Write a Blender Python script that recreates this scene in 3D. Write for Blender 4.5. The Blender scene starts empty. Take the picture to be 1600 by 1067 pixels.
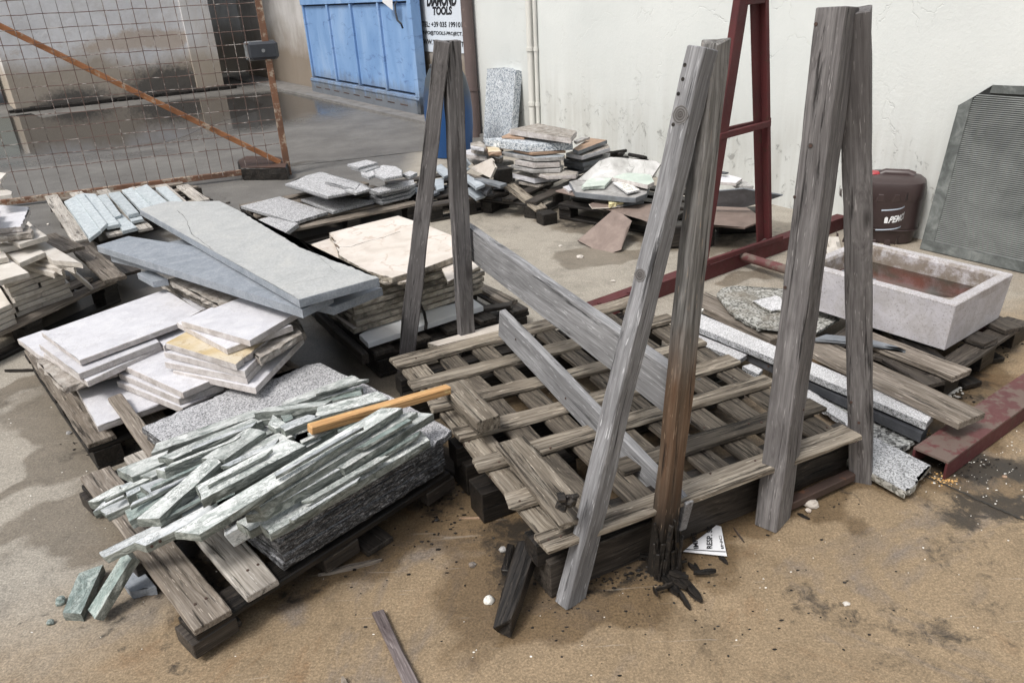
import bpy, bmesh, math, random
import numpy as np
from mathutils import Vector, Matrix, noise
random.seed(7)
R = math.radians
sc = bpy.context.scene
COL = sc.collection

# ------------------------------------------------------------------ camera
FPX, PITCH, ROLL, H = 1175.0, R(25.03), R(-3.1), 1.55
_c, _s = math.cos(PITCH), math.sin(PITCH)
_R0, _F, _U0 = Vector((1, 0, 0)), Vector((0, _c, -_s)), Vector((0, _s, _c))
_XR = _R0 * math.cos(ROLL) + _U0 * math.sin(ROLL)
_UR = -_R0 * math.sin(ROLL) + _U0 * math.cos(ROLL)
CAM = Vector((0, 0, H))
cd = bpy.data.cameras.new('camera'); cam = bpy.data.objects.new('camera', cd); COL.objects.link(cam)
cd.sensor_fit = 'HORIZONTAL'; cd.sensor_width = 36.0; cd.lens = FPX / 1600 * 36
cd.clip_start = 0.05; cd.clip_end = 400
_m = Matrix((_XR, _UR, -_F)).transposed().to_4x4(); _m.translation = CAM
cam.matrix_world = _m
sc.camera = cam

# ------------------------------------------------------------------ light
SUN_EL, SUN_AZ = R(56), R(-133)      # azimuth measured from +Y towards +X : light comes from the left, a little behind
w = bpy.data.worlds.new('World'); sc.world = w; w.use_nodes = True
nt = w.node_tree; nt.nodes.clear()
sky = nt.nodes.new('ShaderNodeTexSky'); sky.sky_type = 'NISHITA'; sky.sun_disc = False
sky.sun_elevation = SUN_EL; sky.sun_rotation = SUN_AZ
sky.air_density = 1.6; sky.dust_density = 6.0; sky.ozone_density = 1.0
hs = nt.nodes.new('ShaderNodeHueSaturation'); hs.inputs['Saturation'].default_value = 0.6
bg = nt.nodes.new('ShaderNodeBackground'); bg.inputs['Strength'].default_value = 0.105
wo = nt.nodes.new('ShaderNodeOutputWorld')
nt.links.new(sky.outputs[0], hs.inputs['Color']); nt.links.new(hs.outputs[0], bg.inputs[0]); nt.links.new(bg.outputs[0], wo.inputs[0])
sd = bpy.data.lights.new('sun', 'SUN'); sd.energy = 1.9; sd.angle = R(15); sd.color = (1.0, 0.985, 0.96)
so = bpy.data.objects.new('sun', sd); COL.objects.link(so)
sdir = Vector((math.sin(SUN_AZ) * math.cos(SUN_EL), math.cos(SUN_AZ) * math.cos(SUN_EL), math.sin(SUN_EL)))
so.rotation_euler = sdir.to_track_quat('Z', 'Y').to_euler()
sc.view_settings.view_transform = 'Standard'; sc.view_settings.look = 'None'
sc.view_settings.gamma = 1.0; sc.view_settings.use_curve_mapping = False
sc.view_settings.exposure = 0.38

# ------------------------------------------------------------------ geometry helpers
def ray(x, y):
    return _F + _XR * ((x - 800) / FPX) - _UR * ((y - 533.5) / FPX)
def at(x, y, z=0.0):
    """world point where the ray through a photo point meets the level z"""
    r = ray(x, y); return CAM + r * ((z - H) / r.z)
def on_plane(x, y, p, n):
    r = ray(x, y); return CAM + r * ((p - CAM).dot(n) / r.dot(n))
def zoomed(s, ox, oy):
    return lambda x, y: (ox + x / s, oy + y / s)
def tag(o, label=None, cat=None, group=None, kind=None):
    if label: o['label'] = label
    if cat: o['category'] = cat
    if group: o['group'] = group
    if kind: o['kind'] = kind
    elif label and cat: o['kind'] = 'thing'
    return o
def empty(name, loc, label, cat, group=None):
    o = bpy.data.objects.new(name, None); COL.objects.link(o); o.location = loc
    o.empty_display_size = 0.1
    return tag(o, label, cat, group)
def link(name, me, mats, mw, parent=None):
    o = bpy.data.objects.new(name, me); COL.objects.link(o)
    if not isinstance(mats, (list, tuple)): mats = [mats]
    if len(me.materials) == 0:
        for m in mats: me.materials.append(m)
    if parent is not None:
        o.parent = parent
        o.matrix_local = world_of(parent).inverted() @ mw
    else:
        o.matrix_local = mw
    MW[o.name] = mw.copy()
    return o
MW = {}
def world_of(o):
    return MW[o.name] if o.name in MW else o.matrix_basis.copy()
def frame(origin, xdir, zup=Vector((0, 0, 1))):
    x = xdir.normalized(); y = zup.cross(x)
    if y.length < 1e-5: y = Vector((0, 1, 0)).cross(x)
    y.normalize(); z = x.cross(y)
    m = Matrix((x, y, z)).transposed().to_4x4(); m.translation = origin
    return m
def bm_mesh(bm, name='mesh', smooth=False):
    me = bpy.data.meshes.new(name); bmesh.ops.recalc_face_normals(bm, faces=bm.faces)
    bm.to_mesh(me); bm.free()
    if smooth:
        me.polygons.foreach_set('use_smooth', [True] * len(me.polygons)); me.set_sharp_from_angle(angle=R(38))
    return me
def loft(bm, rings, cap=True, mi=0, capmi=None):
    vs = [[bm.verts.new(p) for p in r] for r in rings]
    n = len(vs[0]); capmi = mi if capmi is None else capmi
    for a, b in zip(vs[:-1], vs[1:]):
        for i in range(n):
            f = bm.faces.new((a[i], a[(i + 1) % n], b[(i + 1) % n], b[i])); f.material_index = mi
    if cap:
        f = bm.faces.new(vs[0][::-1]); f.material_index = capmi
        f = bm.faces.new(vs[-1]); f.material_index = capmi
    return vs
def addbox(bm, c, s, rot=None, mi=0, bev=0.0):
    m = Matrix.Translation(c) @ (rot.to_4x4() if rot else Matrix.Identity(4))
    hx, hy, hz = s[0] / 2, s[1] / 2, s[2] / 2
    rings = []
    b = min(bev, hx * .45, hy * .45, hz * .45)
    prof = [(-hz, b), (-hz + b, 0), (hz - b, 0), (hz, b)] if b > 0 else [(-hz, 0), (hz, 0)]
    for z, i in prof:
        x, y = hx - i, hy - i
        if b > 0:
            k = b
            pts = [(-x + k, -y), (x - k, -y), (x, -y + k), (x, y - k), (x - k, y), (-x + k, y), (-x, y - k), (-x, -y + k)]
        else:
            pts = [(-x, -y), (x, -y), (x, y), (-x, y)]
        rings.append([m @ Vector((px, py, z)) for px, py in pts])
    loft(bm, rings, mi=mi)
def addtube(bm, pts, r, n=8, mi=0, cap=True):
    rings = []
    for i, p in enumerate(pts):
        p = Vector(p)
        d = (Vector(pts[min(i + 1, len(pts) - 1)]) - Vector(pts[max(i - 1, 0)])).normalized()
        a = d.cross(Vector((0, 0, 1)))
        if a.length < 1e-3: a = d.cross(Vector((1, 0, 0)))
        a.normalize(); b = d.cross(a)
        rr = r[i] if isinstance(r, (list, tuple)) else r
        rings.append([p + a * rr * math.cos(2 * math.pi * k / n) + b * rr * math.sin(2 * math.pi * k / n) for k in range(n)])
    loft(bm, rings, cap=cap, mi=mi)

def board_mesh(L, w, t, rough=0.0015, bow=0.0, taper=1.0, ragged=0.0, segs=None):
    """a plank lying along local X, centred, top face at z=0"""
    bm = bmesh.new()
    n = segs or max(3, int(L / 0.07))
    k = min(0.0035, t * 0.2, w * 0.2)
    sd_ = random.random() * 100
    rings = []
    for i in range(n + 1):
        u = i / n; x = -L / 2 + L * u
        ww = w * (1 + (taper - 1) * u)
        hy = ww / 2 + noise.noise(Vector((x * 6, sd_, 0))) * rough * 1.6
        dy = noise.noise(Vector((x * 3, sd_, 7))) * rough * 1.5
        dz = bow * (1 - (2 * u - 1) ** 2) + noise.noise(Vector((x * 3, sd_, 17))) * rough
        pts = [(-hy + k, -t), (hy - k, -t), (hy, -t + k), (hy, -k), (hy - k, 0), (-hy + k, 0), (-hy, -k), (-hy, -t + k)]
        ring = []
        for j, (py, pz) in enumerate(pts):
            ex = 0
            if ragged and i in (0, n):
                ex = noise.noise(Vector((py * 40, pz * 40, sd_))) * ragged
            ring.append(Vector((x + ex, py + dy + random.uniform(-1, 1) * rough * .35, pz + dz + random.uniform(-1, 1) * rough * .35)))
        rings.append(ring)
    # small end chamfer
    for idx, sgn in ((0, 1), (-1, -1)):
        base = rings[idx]; c = sum(base, Vector()) / 8
        end = [Vector((p.x - sgn * k * .6, c.y + (p.y - c.y) * (1 - k * 1.2 / w), c.z + (p.z - c.z) * (1 - k * 1.2 / t))) for p in base]
        if idx == 0: rings.insert(0, end)
        else: rings.append(end)
    loft(bm, rings)
    return bm_mesh(bm, 'board')
def board(name, p0, p1, w, t, mat, parent=None, roll=0.0, up=Vector((0, 0, 1)), **kw):
    """p0,p1: ends of the centre line of the upper face"""
    d = p1 - p0
    m = frame((p0 + p1) / 2, d, up) @ Matrix.Rotation(roll, 4, 'X')
    return link(name, board_mesh(d.length, w, t, **kw), mat, m, parent)

def slab_mesh(pts, t, rough=0.0, step=0.05, bev=0.002, side_rough=None, ragged=(), rag=.009):
    """pts: local 2-D outline, top at z=0; ragged = edge indices that are broken"""
    side_rough = rough if side_rough is None else side_rough
    n = len(pts); out = []
    area = sum(pts[i][0] * pts[(i + 1) % n][1] - pts[(i + 1) % n][0] * pts[i][1] for i in range(n))
    if area < 0:
        pts = pts[::-1]; ragged = [(n - 2 - r) % n for r in ragged]
    sd_ = random.random() * 100
    for i in range(n):
        a = Vector(pts[i]); b = Vector(pts[(i + 1) % n]); d = b - a
        rg = i in ragged
        st = 0.014 if rg else step
        k = max(1, min(90, int(d.length / st))) if (rough > 0 or rg) else 1
        nrm = Vector((d.y, -d.x)).normalized()
        for j in range(k):
            u = j / k; p = a + d * u
            amp = (rag if rg else rough)
            if j == 0: amp *= .4
            off = noise.noise(Vector((p.x * 25, p.y * 25, sd_))) * amp + noise.noise(Vector((p.x * 90, p.y * 90, sd_))) * amp * .8
            out.append((p + nrm * off, nrm, rg))
    def ring(z, inset, jit, key):
        r = []
        for p, nr, rg in out:
            jj = (rag * .4 if rg else jit)
            o_ = noise.noise(Vector((p.x * 60, p.y * 60, z * 60 + key))) * jj
            q = p - nr * (inset + o_)
            r.append(Vector((q.x, q.y, z)))
        return r
    bm = bmesh.new()
    b = min(bev, t * .3)
    rings = [ring(-t, b, side_rough, sd_), ring(-t + b, 0, side_rough, sd_)]
    if side_rough > 0 or ragged: rings.append(ring(-t * .5, -side_rough * .3, side_rough * 1.5, sd_ + 3))
    rings += [ring(-b, 0, side_rough * .4, sd_), ring(0, b, side_rough * .3, sd_)]
    vs = [[bm.verts.new(p) for p in r] for r in rings]
    m = len(out)
    for ri, (a_, b_) in enumerate(zip(vs[:-1], vs[1:])):
        for i in range(m):
            f = bm.faces.new((a_[i], a_[(i + 1) % m], b_[(i + 1) % m], b_[i]))
            f.material_index = 1
    f = bm.faces.new(vs[0][::-1]); f.material_index = 1
    f = bm.faces.new(vs[-1]); f.material_index = 0
    bmesh.ops.triangulate(bm, faces=[q for q in bm.faces if len(q.verts) > 4], ngon_method='EAR_CLIP')
    return bm_mesh(bm, 'slab')
def slab_w(name, P, t, mats, parent=None, **kw):
    """P: world points of the top outline (coplanar)"""
    c = sum(P, Vector()) / len(P)
    nrm = Vector()
    for i in range(len(P)):
        a = P[i] - c; b = P[(i + 1) % len(P)] - c; nrm += a.cross(b)
    nrm.normalize()
    if nrm.z < 0: nrm = -nrm
    m = frame(c, P[1] - P[0], nrm); mi = m.inverted()
    pts = [((mi @ p).x, (mi @ p).y) for p in P]
    if not isinstance(mats, (list, tuple)): mats = [mats, mats]
    return link(name, slab_mesh(pts, t, **kw), mats, m, parent)
def slab(name, px, z, t, mats, parent=None, **kw):
    """px: outline in photo points; z: level, or three (px,py,z) that fix a tilted plane"""
    if isinstance(z, (list, tuple)):
        a, b, c = [at(q[0], q[1], q[2]) for q in z]
        n = (b - a).cross(c - a).normalized(); P = [on_plane(x, y, a, n) for x, y in px]
    else:
        P = [at(x, y, z) for x, y in px]
    return slab_w(name, P, t, mats, parent, **kw)

# ------------------------------------------------------------------ material helpers
class N:
    def __init__(s, name):
        s.m = bpy.data.materials.new(name); s.m.use_nodes = True; s.t = s.m.node_tree
        s.b = s.t.nodes['Principled BSDF']; s.tc = s.t.nodes.new('ShaderNodeTexCoord'); s._r = None
    def new(s, ty, **kw):
        n = s.t.nodes.new(ty)
        for k, v in kw.items():
            if k.startswith('i_'): n.inputs[k[2:].replace('_', ' ')].default_value = v
            else: setattr(n, k, v)
        return n
    def L(s, a, b): s.t.links.new(a, b)
    def rnd(s):
        if s._r is None: s._r = s.new('ShaderNodeObjectInfo').outputs['Random']
        return s._r
    def coord(s, scale=(1, 1, 1), rand=True, src='Object'):
        mp = s.new('ShaderNodeMapping'); mp.inputs['Scale'].default_value = scale
        s.L(s.tc.outputs[src], mp.inputs['Vector'])
        if rand:
            cm = s.new('ShaderNodeVectorMath', operation='SCALE'); cm.inputs[0].default_value = (37.1, 17.3, 29.7)
            s.L(s.rnd(), cm.inputs['Scale']); s.L(cm.outputs[0], mp.inputs['Location'])
        return mp.outputs[0]
    def noise(s, vec, scale=5, detail=4, rough=.6, dist=0.0):
        n = s.new('ShaderNodeTexNoise', i_Scale=scale, i_Detail=detail, i_Roughness=rough, i_Distortion=dist)
        s.L(vec, n.inputs['Vector']); return n.outputs['Fac']
    def vor(s, vec, scale=5, feature='F1', out='Distance', rnd=1.0):
        n = s.new('ShaderNodeTexVoronoi', i_Scale=scale, feature=feature); n.inputs['Randomness'].default_value = rnd
        s.L(vec, n.inputs['Vector']); return n.outputs[out]
    def ramp(s, fac, stops, interp='LINEAR'):
        n = s.new('ShaderNodeValToRGB'); cr = n.color_ramp; cr.interpolation = interp
        while len(cr.elements) > 1: cr.elements.remove(cr.elements[-1])
        first = True
        for p, c in stops:
            if not isinstance(c, (tuple, list)): c = (c, c, c)
            if first: e = cr.elements[0]; e.position = p; first = False
            else: e = cr.elements.new(p)
            e.color = (c[0], c[1], c[2], 1)
        s.L(fac, n.inputs[0]); return n.outputs['Color']
    def mix(s, fac, a, b, mode='MIX'):
        n = s.new('ShaderNodeMix', data_type='RGBA', blend_type=mode)
        for v, i in ((fac, 0), (a, 6), (b, 7)):
            if isinstance(v, (int, float)): n.inputs[i].default_value = v
            elif isinstance(v, (tuple, list)): n.inputs[i].default_value = (v[0], v[1], v[2], 1)
            else: s.L(v, n.inputs[i])
        return n.outputs[2]
    def math(s, op, a, b=0.5, clamp=False):
        n = s.new('ShaderNodeMath', operation=op, use_clamp=clamp)
        for v, i in ((a, 0), (b, 1)):
            if isinstance(v, (int, float)): n.inputs[i].default_value = v
            else: s.L(v, n.inputs[i])
        return n.outputs[0]
    def bump(s, h, strength=.3, dist=.01, prev=None):
        n = s.new('ShaderNodeBump', i_Strength=strength, i_Distance=dist)
        s.L(h, n.inputs['Height'])
        if prev is not None: s.L(prev, n.inputs['Normal'])
        return n.outputs[0]
    def warp(s, vec, nz, amt):
        sub = s.new('ShaderNodeVectorMath', operation='SUBTRACT'); s.L(nz, sub.inputs[0]); sub.inputs[1].default_value = (.5, .5, .5)
        scl = s.new('ShaderNodeVectorMath', operation='SCALE'); s.L(sub.outputs[0], scl.inputs[0]); scl.inputs['Scale'].default_value = amt
        ad = s.new('ShaderNodeVectorMath', operation='ADD'); s.L(vec, ad.inputs[0]); s.L(scl.outputs[0], ad.inputs[1])
        return ad.outputs[0]
    def done(s, col, rough=.7, normal=None, spec=.5, metal=0.0):
        for v, k in ((col, 'Base Color'), (rough, 'Roughness'), (metal, 'Metallic'), (spec, 'Specular IOR Level')):
            i = s.b.inputs[k]
            if isinstance(v, (int, float)): i.default_value = v
            elif isinstance(v, (tuple, list)): i.default_value = (v[0], v[1], v[2], 1)
            else: s.L(v, i)
        if normal is not None: s.L(normal, s.b.inputs['Normal'])
        return s.m
    def val(s, col, lo=.85, hi=1.15):
        """vary brightness from object to object"""
        mr = s.new('ShaderNodeMapRange'); mr.inputs['To Min'].default_value = lo; mr.inputs['To Max'].default_value = hi
        s.L(s.rnd(), mr.inputs['Value'])
        h = s.new('ShaderNodeHueSaturation'); s.L(mr.outputs[0], h.inputs['Value'])
        if isinstance(col, tuple): h.inputs['Color'].default_value = (*col, 1)
        else: s.L(col, h.inputs['Color'])
        return h.outputs[0]

def wood(name, dark, mid, light, crack=.5, gs=1.0, rough=.75, lo=.8, hi=1.15, stain=None, bump=.6, fc=.85):
    n = N(name)
    co = n.coord((1, 1, 1))
    big = n.coord((1.2, 5, 5))
    nzc = n.new('ShaderNodeTexNoise', i_Scale=2.2, i_Detail=2); n.L(big, nzc.inputs['Vector'])
    # knots: stretched cells whose distance bends the grain round them
    kv = n.coord((2.2, 7, 7))
    kd = n.vor(kv, 1.0)
    kn = n.ramp(kd, [(0.0, 1), (.16, .55), (.3, 0.0)])
    stretch = n.coord((1.6 * gs, 95 * gs, 95 * gs))
    wv = n.warp(stretch, nzc.outputs['Color'], 4.0)
    wv2 = n.new('ShaderNodeVectorMath', operation='ADD'); n.L(wv, wv2.inputs[0])
    ks = n.new('ShaderNodeVectorMath', operation='SCALE'); ks.inputs[0].default_value = (0, 3.2, 3.2); n.L(kn, ks.inputs['Scale'])
    n.L(ks.outputs[0], wv2.inputs[1])
    g1 = n.noise(wv2.outputs[0], 1.0, 5, .65)
    fine = n.noise(n.coord((6 * gs, 260 * gs, 260 * gs)), 1.0, 3, .7)
    cr = n.noise(n.coord((1.6 * gs, 34 * gs, 34 * gs)), 1.6, 6, .7, .4)
    crk = n.ramp(cr, [(.33 + .07 * crack, 1), (.40 + .07 * crack, 0)])
    col = n.ramp(g1, [(.25, dark), (.45, mid), (.70, light)])
    f2 = n.ramp(fine, [(.32, .60), (.5, .97), (.7, 1.4)])
    col = n.mix(fc, col, f2, 'MULTIPLY')
    blot = n.noise(n.coord((2, 7, 7)), 1.6, 3, .6)
    col = n.mix(n.ramp(blot, [(.35, .55), (.62, 0)]), col, dark)
    if stain:
        sx = n.new('ShaderNodeSeparateXYZ'); n.L(n.tc.outputs['Object'], sx.inputs[0])
        lowm = n.ramp(n.math('ADD', n.math('MULTIPLY', sx.outputs['X'], 1.0), n.math('MULTIPLY', blot, .3)), [(.02, 1), (.22, 0)])
        foot = n.ramp(n.math('ADD', sx.outputs['X'], n.math('MULTIPLY', blot, .2)), [(-.56 + .1 + .5, 0.0), (.5, 0)])
        col = n.mix(n.math('SUBTRACT', 1.0, lowm), col, n.ramp(g1, [(.28, (.06, .058, .055)), (.46, (.15, .145, .14)), (.66, (.27, .265, .26))]))
        col = n.mix(n.math('MULTIPLY', lowm, n.ramp(n.noise(n.coord((1.2, 9, 9)), 1.3, 3, .6), [(.40, 0), (.60, .5)])), col, stain)
        ft = n.ramp(n.math('ADD', n.math('MULTIPLY', sx.outputs['X'], -1.0), n.math('MULTIPLY', blot, .25)), [(.46, 0), (.66, .95)])
        col = n.mix(ft, col, (.010, .009, .008))
    if False:
        col = n.mix(n.ramp(n.noise(n.coord((1.5, 4, 4)), 1.3, 3, .6), [(.52, 0), (.7, .7)]), col, stain)
    fl = n.noise(n.coord((16 * gs, 210 * gs, 210 * gs)), 1.0, 2, .6)
    col = n.mix(n.ramp(fl, [(.66, 0), (.71, .65)]), col, tuple(min(.8, c * 1.7) for c in light))
    col = n.mix(n.math('MULTIPLY', crk, .9), col, tuple(c * .22 for c in dark))
    col = n.mix(n.ramp(kd, [(0.03, .8), (.1, 0)]), col, tuple(c * .6 for c in dark))
    col = n.val(col, lo, hi)
    hgt = n.math('ADD', n.math('MULTIPLY', g1, .6), n.math('SUBTRACT', n.math('MULTIPLY', fine, .35), crk))
    nb = n.bump(hgt, bump, .003)
    return n.done(col, rough, nb, .3)

def granite(name, tones, scale=150, rough=.55, lo=.9, hi=1.1, dirt=None):
    n = N(name); co = n.coord()
    v = n.vor(co, scale, out='Color'); s1 = n.new('ShaderNodeSeparateColor'); n.L(v, s1.inputs[0])
    a = n.noise(co, scale * 1.3, 3, .75)
    mixv = n.math('ADD', n.math('MULTIPLY', s1.outputs[0], .55), n.math('MULTIPLY', a, .55))
    st = [(.22, tones[0]), (.38, tones[1]), (.55, tones[2]), (.72, tones[3])]
    col = n.ramp(mixv, st)
    low = n.noise(co, 9, 4, .6)
    col = n.mix(.5, col, n.ramp(low, [(.3, .8), (.7, 1.1)]), 'MULTIPLY')
    if dirt: col = n.mix(n.ramp(n.noise(co, 4, 5, .7), [(.45, 0), (.62, .75)]), col, dirt)
    col = n.val(col, lo, hi)
    return n.done(col, rough, n.bump(a, .25, .002), .4)

def stone(name, base, dark, light, scale=14, vein=None, vs=7, rough=.6, lo=.88, hi=1.1, fine=260, grain=.35, dirt=None, bump=.25, dirtlo=.5):
    n = N(name); co = n.coord()
    nz = n.noise(co, scale, 6, .65, .6)
    col = n.ramp(nz, [(.3, dark), (.5, base), (.7, light)])
    fn = n.noise(co, fine, 2, .7)
    col = n.mix(grain, col, n.ramp(fn, [(.3, .6), (.7, 1.35)]), 'MULTIPLY')
    h = fn
    if vein:
        nzc = n.new('ShaderNodeTexNoise', i_Scale=vs * 1.5, i_Detail=5); n.L(co, nzc.inputs['Vector'])
        wv = n.warp(co, nzc.outputs['Color'], .22)
        ve = n.vor(wv, vs, 'DISTANCE_TO_EDGE')
        gate = n.ramp(n.noise(co, 6, 3), [(.42, 0), (.6, 1)])
        line = n.math('MULTIPLY', n.ramp(ve, [(0, 1), (.035, 0)]), gate)
        col = n.mix(n.math('MULTIPLY', line, .75), col, vein)
        h = n.math('SUBTRACT', fn, n.math('MULTIPLY', line, 1.5))
    if dirt: col = n.mix(n.ramp(n.noise(co, 5, 6, .72, .5), [(dirtlo, 0), (dirtlo + .17, .85)]), col, dirt)
    col = n.val(col, lo, hi)
    return n.done(col, rough, n.bump(h, bump, .0015), .4)

def layered(name, dark, mid, light, wave=.10, scale=(7, 30, 70), rough=.65, vein=(.09, .11, .10), lo=.76, hi=1.14):
    """schist: thin wavy bands that run along the piece"""
    n = N(name)
    nzc = n.new('ShaderNodeTexNoise', i_Scale=1.0, i_Detail=3); n.L(n.coord((9, 16, 16)), nzc.inputs['Vector'])
    co = n.warp(n.coord((1, 1, 1)), nzc.outputs['Color'], wave)
    mp = n.new('ShaderNodeMapping'); mp.inputs['Scale'].default_value = scale; n.L(co, mp.inputs['Vector'])
    b = n.noise(mp.outputs[0], 1.0, 6, .7)
    col = n.ramp(b, [(.36, dark), (.48, mid), (.60, light)])
    mp2 = n.new('ShaderNodeMapping'); mp2.inputs['Scale'].default_value = tuple(q * 2.3 for q in scale); n.L(co, mp2.inputs['Vector'])
    l = n.noise(mp2.outputs[0], 1.0, 4, .7)
    line = n.ramp(l, [(.44, 0), (.485, 1), (.53, 0)])
    gate = n.ramp(n.noise(n.coord((7, 9, 9)), 1.3, 3), [(.36, 0), (.52, 1)])
    lm = n.math('MULTIPLY', line, gate)
    col = n.mix(n.math('MULTIPLY', lm, .8), col, vein)
    sp = n.noise(n.coord(), 300, 2, .8)
    col = n.mix(.45, col, n.ramp(sp, [(.3, .6), (.7, 1.25)]), 'MULTIPLY')
    col = n.val(col, lo, hi)
    return n.done(col, rough, n.bump(n.math('SUBTRACT', b, n.math('MULTIPLY', lm, .4)), .55, .004), .4)

M = {}
M['wood_grey'] = wood('weathered grey timber', (.07, .07, .074), (.165, .168, .178), (.30, .305, .325), .25, lo=.92, hi=1.08, fc=.55)
M['wood_silver'] = wood('silver grey timber', (.10, .10, .106), (.215, .217, .228), (.36, .365, .385), .2, lo=.98, hi=1.02, fc=.6)
M['wood_rail'] = wood('pale silver grey timber', (.12, .12, .125), (.25, .252, .262), (.38, .385, .40), .2, lo=.95, hi=1.05, fc=.6)
M['wood_brown_grey'] = wood('brownish grey timber', (.065, .060, .060), (.135, .128, .130), (.225, .217, .218), .25, lo=.92, hi=1.08, fc=.5)
M['wood_leg_brown'] = wood('timber with bare brown heartwood', (.055, .042, .032), (.13, .095, .065), (.24, .18, .13), .4, stain=(.115, .052, .024), lo=.95, hi=1.05)
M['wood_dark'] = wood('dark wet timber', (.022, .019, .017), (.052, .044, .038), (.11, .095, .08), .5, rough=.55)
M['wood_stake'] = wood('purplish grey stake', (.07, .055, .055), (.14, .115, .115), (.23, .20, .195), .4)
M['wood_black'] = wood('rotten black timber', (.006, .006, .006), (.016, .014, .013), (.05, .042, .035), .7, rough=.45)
M['wood_pallet'] = wood('weathered pallet board', (.075, .06, .046), (.205, .176, .14), (.40, .36, .30), .8, lo=.80, hi=1.15, fc=.65)
M['wood_pallet_dim'] = wood('shaded pallet board', (.035, .030, .024), (.095, .08, .064), (.20, .172, .138), .9)  # darker copy of the pallet board: shade under the slats put into its colour
M['wood_pale'] = wood('sun bleached board', (.20, .18, .16), (.42, .39, .35), (.60, .57, .53), .35)
M['wood_mid'] = wood('grey brown plank', (.09, .075, .06), (.20, .17, .14), (.36, .32, .28), .5)
M['wood_new'] = wood('fresh orange batten', (.42, .22, .09), (.58, .34, .15), (.68, .44, .22), .0, lo=1, hi=1, bump=.2)
def knot_mat():
    n = N('wood knot'); g = n.new('ShaderNodeTexWave', wave_type='RINGS', rings_direction='Z', i_Scale=55.0, i_Distortion=1.2, i_Detail=3.0); n.L(n.coord((1, 1, 0), False), g.inputs['Vector'])
    c_ = n.new('ShaderNodeTexGradient', gradient_type='SPHERICAL'); n.L(n.coord((28, 28, 0), False), c_.inputs['Vector'])
    col = n.ramp(g.outputs['Fac'], [(.2, (.12, .115, .114)), (.8, (.20, .197, .198))])
    col = n.mix(n.ramp(c_.outputs['Fac'], [(.35, 0), (.9, .75)]), col, (.05, .045, .043))
    return n.done(col, .8, n.bump(g.outputs['Fac'], .5, .002), .3)
M['knot'] = knot_mat()
M['gran_light'] = granite('light granite', [(.15, .15, .155), (.36, .365, .375), (.52, .525, .54), (.66, .66, .68)], 330)
M['gran_far'] = granite('speckled granite tile', [(.09, .09, .095), (.27, .275, .285), (.44, .445, .46), (.62, .62, .64)], 170)
M['gran_mid'] = granite('mid grey granite', [(.05, .05, .053), (.19, .193, .20), (.34, .345, .36), (.54, .54, .56)], 280)
M['gran_grey'] = granite('grey granite', [(.05, .051, .055), (.17, .175, .18), (.31, .32, .335), (.46, .47, .49)], 250)
M['gran_blue'] = granite('blue grey granite', [(.06, .075, .10), (.22, .26, .31), (.42, .46, .50), (.62, .65, .68)], 110)
M['gran_dark'] = granite('dark split granite', [(.008, .008, .010), (.03, .031, .034), (.085, .088, .095), (.30, .31, .33)], 95, lo=.8, hi=1.2, rough=.6)
def gran_layer():
    n = N('split granite edge'); a = n.noise(n.coord((30, 30, 120)), 1.0, 5, .75); b = n.noise(n.coord((75, 75, 130)), 1.5, 4, .8)
    col = n.ramp(n.math('ADD', n.math('MULTIPLY', a, .5), n.math('MULTIPLY', b, .5)), [(.38, (.006, .006, .007)), (.47, (.04, .041, .045)), (.535, (.15, .155, .165)), (.60, (.52, .53, .55))])
    return n.done(n.val(col, .8, 1.15), .5, n.bump(n.math('ADD', a, b), .7, .005), .4)
M['gran_layer'] = gran_layer()
M['gran_wet'] = granite('wet granite', [(.02, .02, .02), (.09, .09, .09), (.22, .225, .22), (.42, .43, .42)], 120, rough=.3)
M['gran_dirty'] = granite('dirty granite', [(.03, .03, .028), (.11, .11, .10), (.26, .26, .24), (.44, .44, .42)], 110, dirt=(.16, .14, .11))
M['terrazzo'] = granite('pale terrazzo', [(.12, .12, .11), (.45, .45, .42), (.66, .66, .62), (.8, .8, .77)], 90)
M['marble'] = stone('white marble', (.60, .60, .635), (.52, .52, .555), (.67, .67, .695), 16, (.40, .39, .40), 16, .5, grain=.25, dirt=(.46, .44, .43), dirtlo=.60)
M['marble_grey'] = stone('dull veined marble', (.46, .46, .455), (.30, .30, .29), (.60, .60, .60), 7, (.2, .2, .19), 6, .6, grain=.3)
M['marble_side'] = stone('sawn marble edge', (.50, .47, .46), (.36, .33, .31), (.62, .60, .59), 20, (.16, .12, .10), 26, .7, grain=.3)
M['marble_yellow'] = stone('yellow stained marble', (.60, .50, .33), (.50, .36, .16), (.66, .60, .50), 6, (.40, .28, .14), 9, .55, grain=.2)
M['marble_rough'] = stone('rough dirty marble', (.34, .31, .28), (.15, .13, .11), (.50, .48, .45), 22, (.07, .06, .05), 20, .8, grain=.5, bump=.8)
M['travertine'] = stone('cream limestone', (.60, .55, .50), (.50, .45, .40), (.66, .62, .585), 6, (.42, .32, .25), 5, .6, grain=.14, dirt=(.32, .27, .20), dirtlo=.63)
M['travertine_side'] = stone('dirty limestone edge', (.40, .36, .30), (.20, .17, .13), (.56, .52, .46), 16, None, 9, .8, grain=.4, dirt=(.03, .026, .022), dirtlo=.44)
M['cream'] = stone('cream tile', (.58, .545, .50), (.49, .455, .415), (.66, .635, .60), 7, None, 7, .6, grain=.14, dirt=(.40, .35, .28), dirtlo=.62)
M['cream_side'] = stone('cream tile edge', (.52, .485, .44), (.38, .35, .31), (.60, .57, .52), 18, None, 7, .7, grain=.25, dirt=(.22, .18, .13), dirtlo=.60)
M['blue_top'] = stone('dusty blue grey slab', (.385, .395, .395), (.335, .345, .345), (.425, .43, .42), 9, None, 7, .5, grain=.42, fine=130, dirt=(.30, .30, .285), dirtlo=.60)
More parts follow.
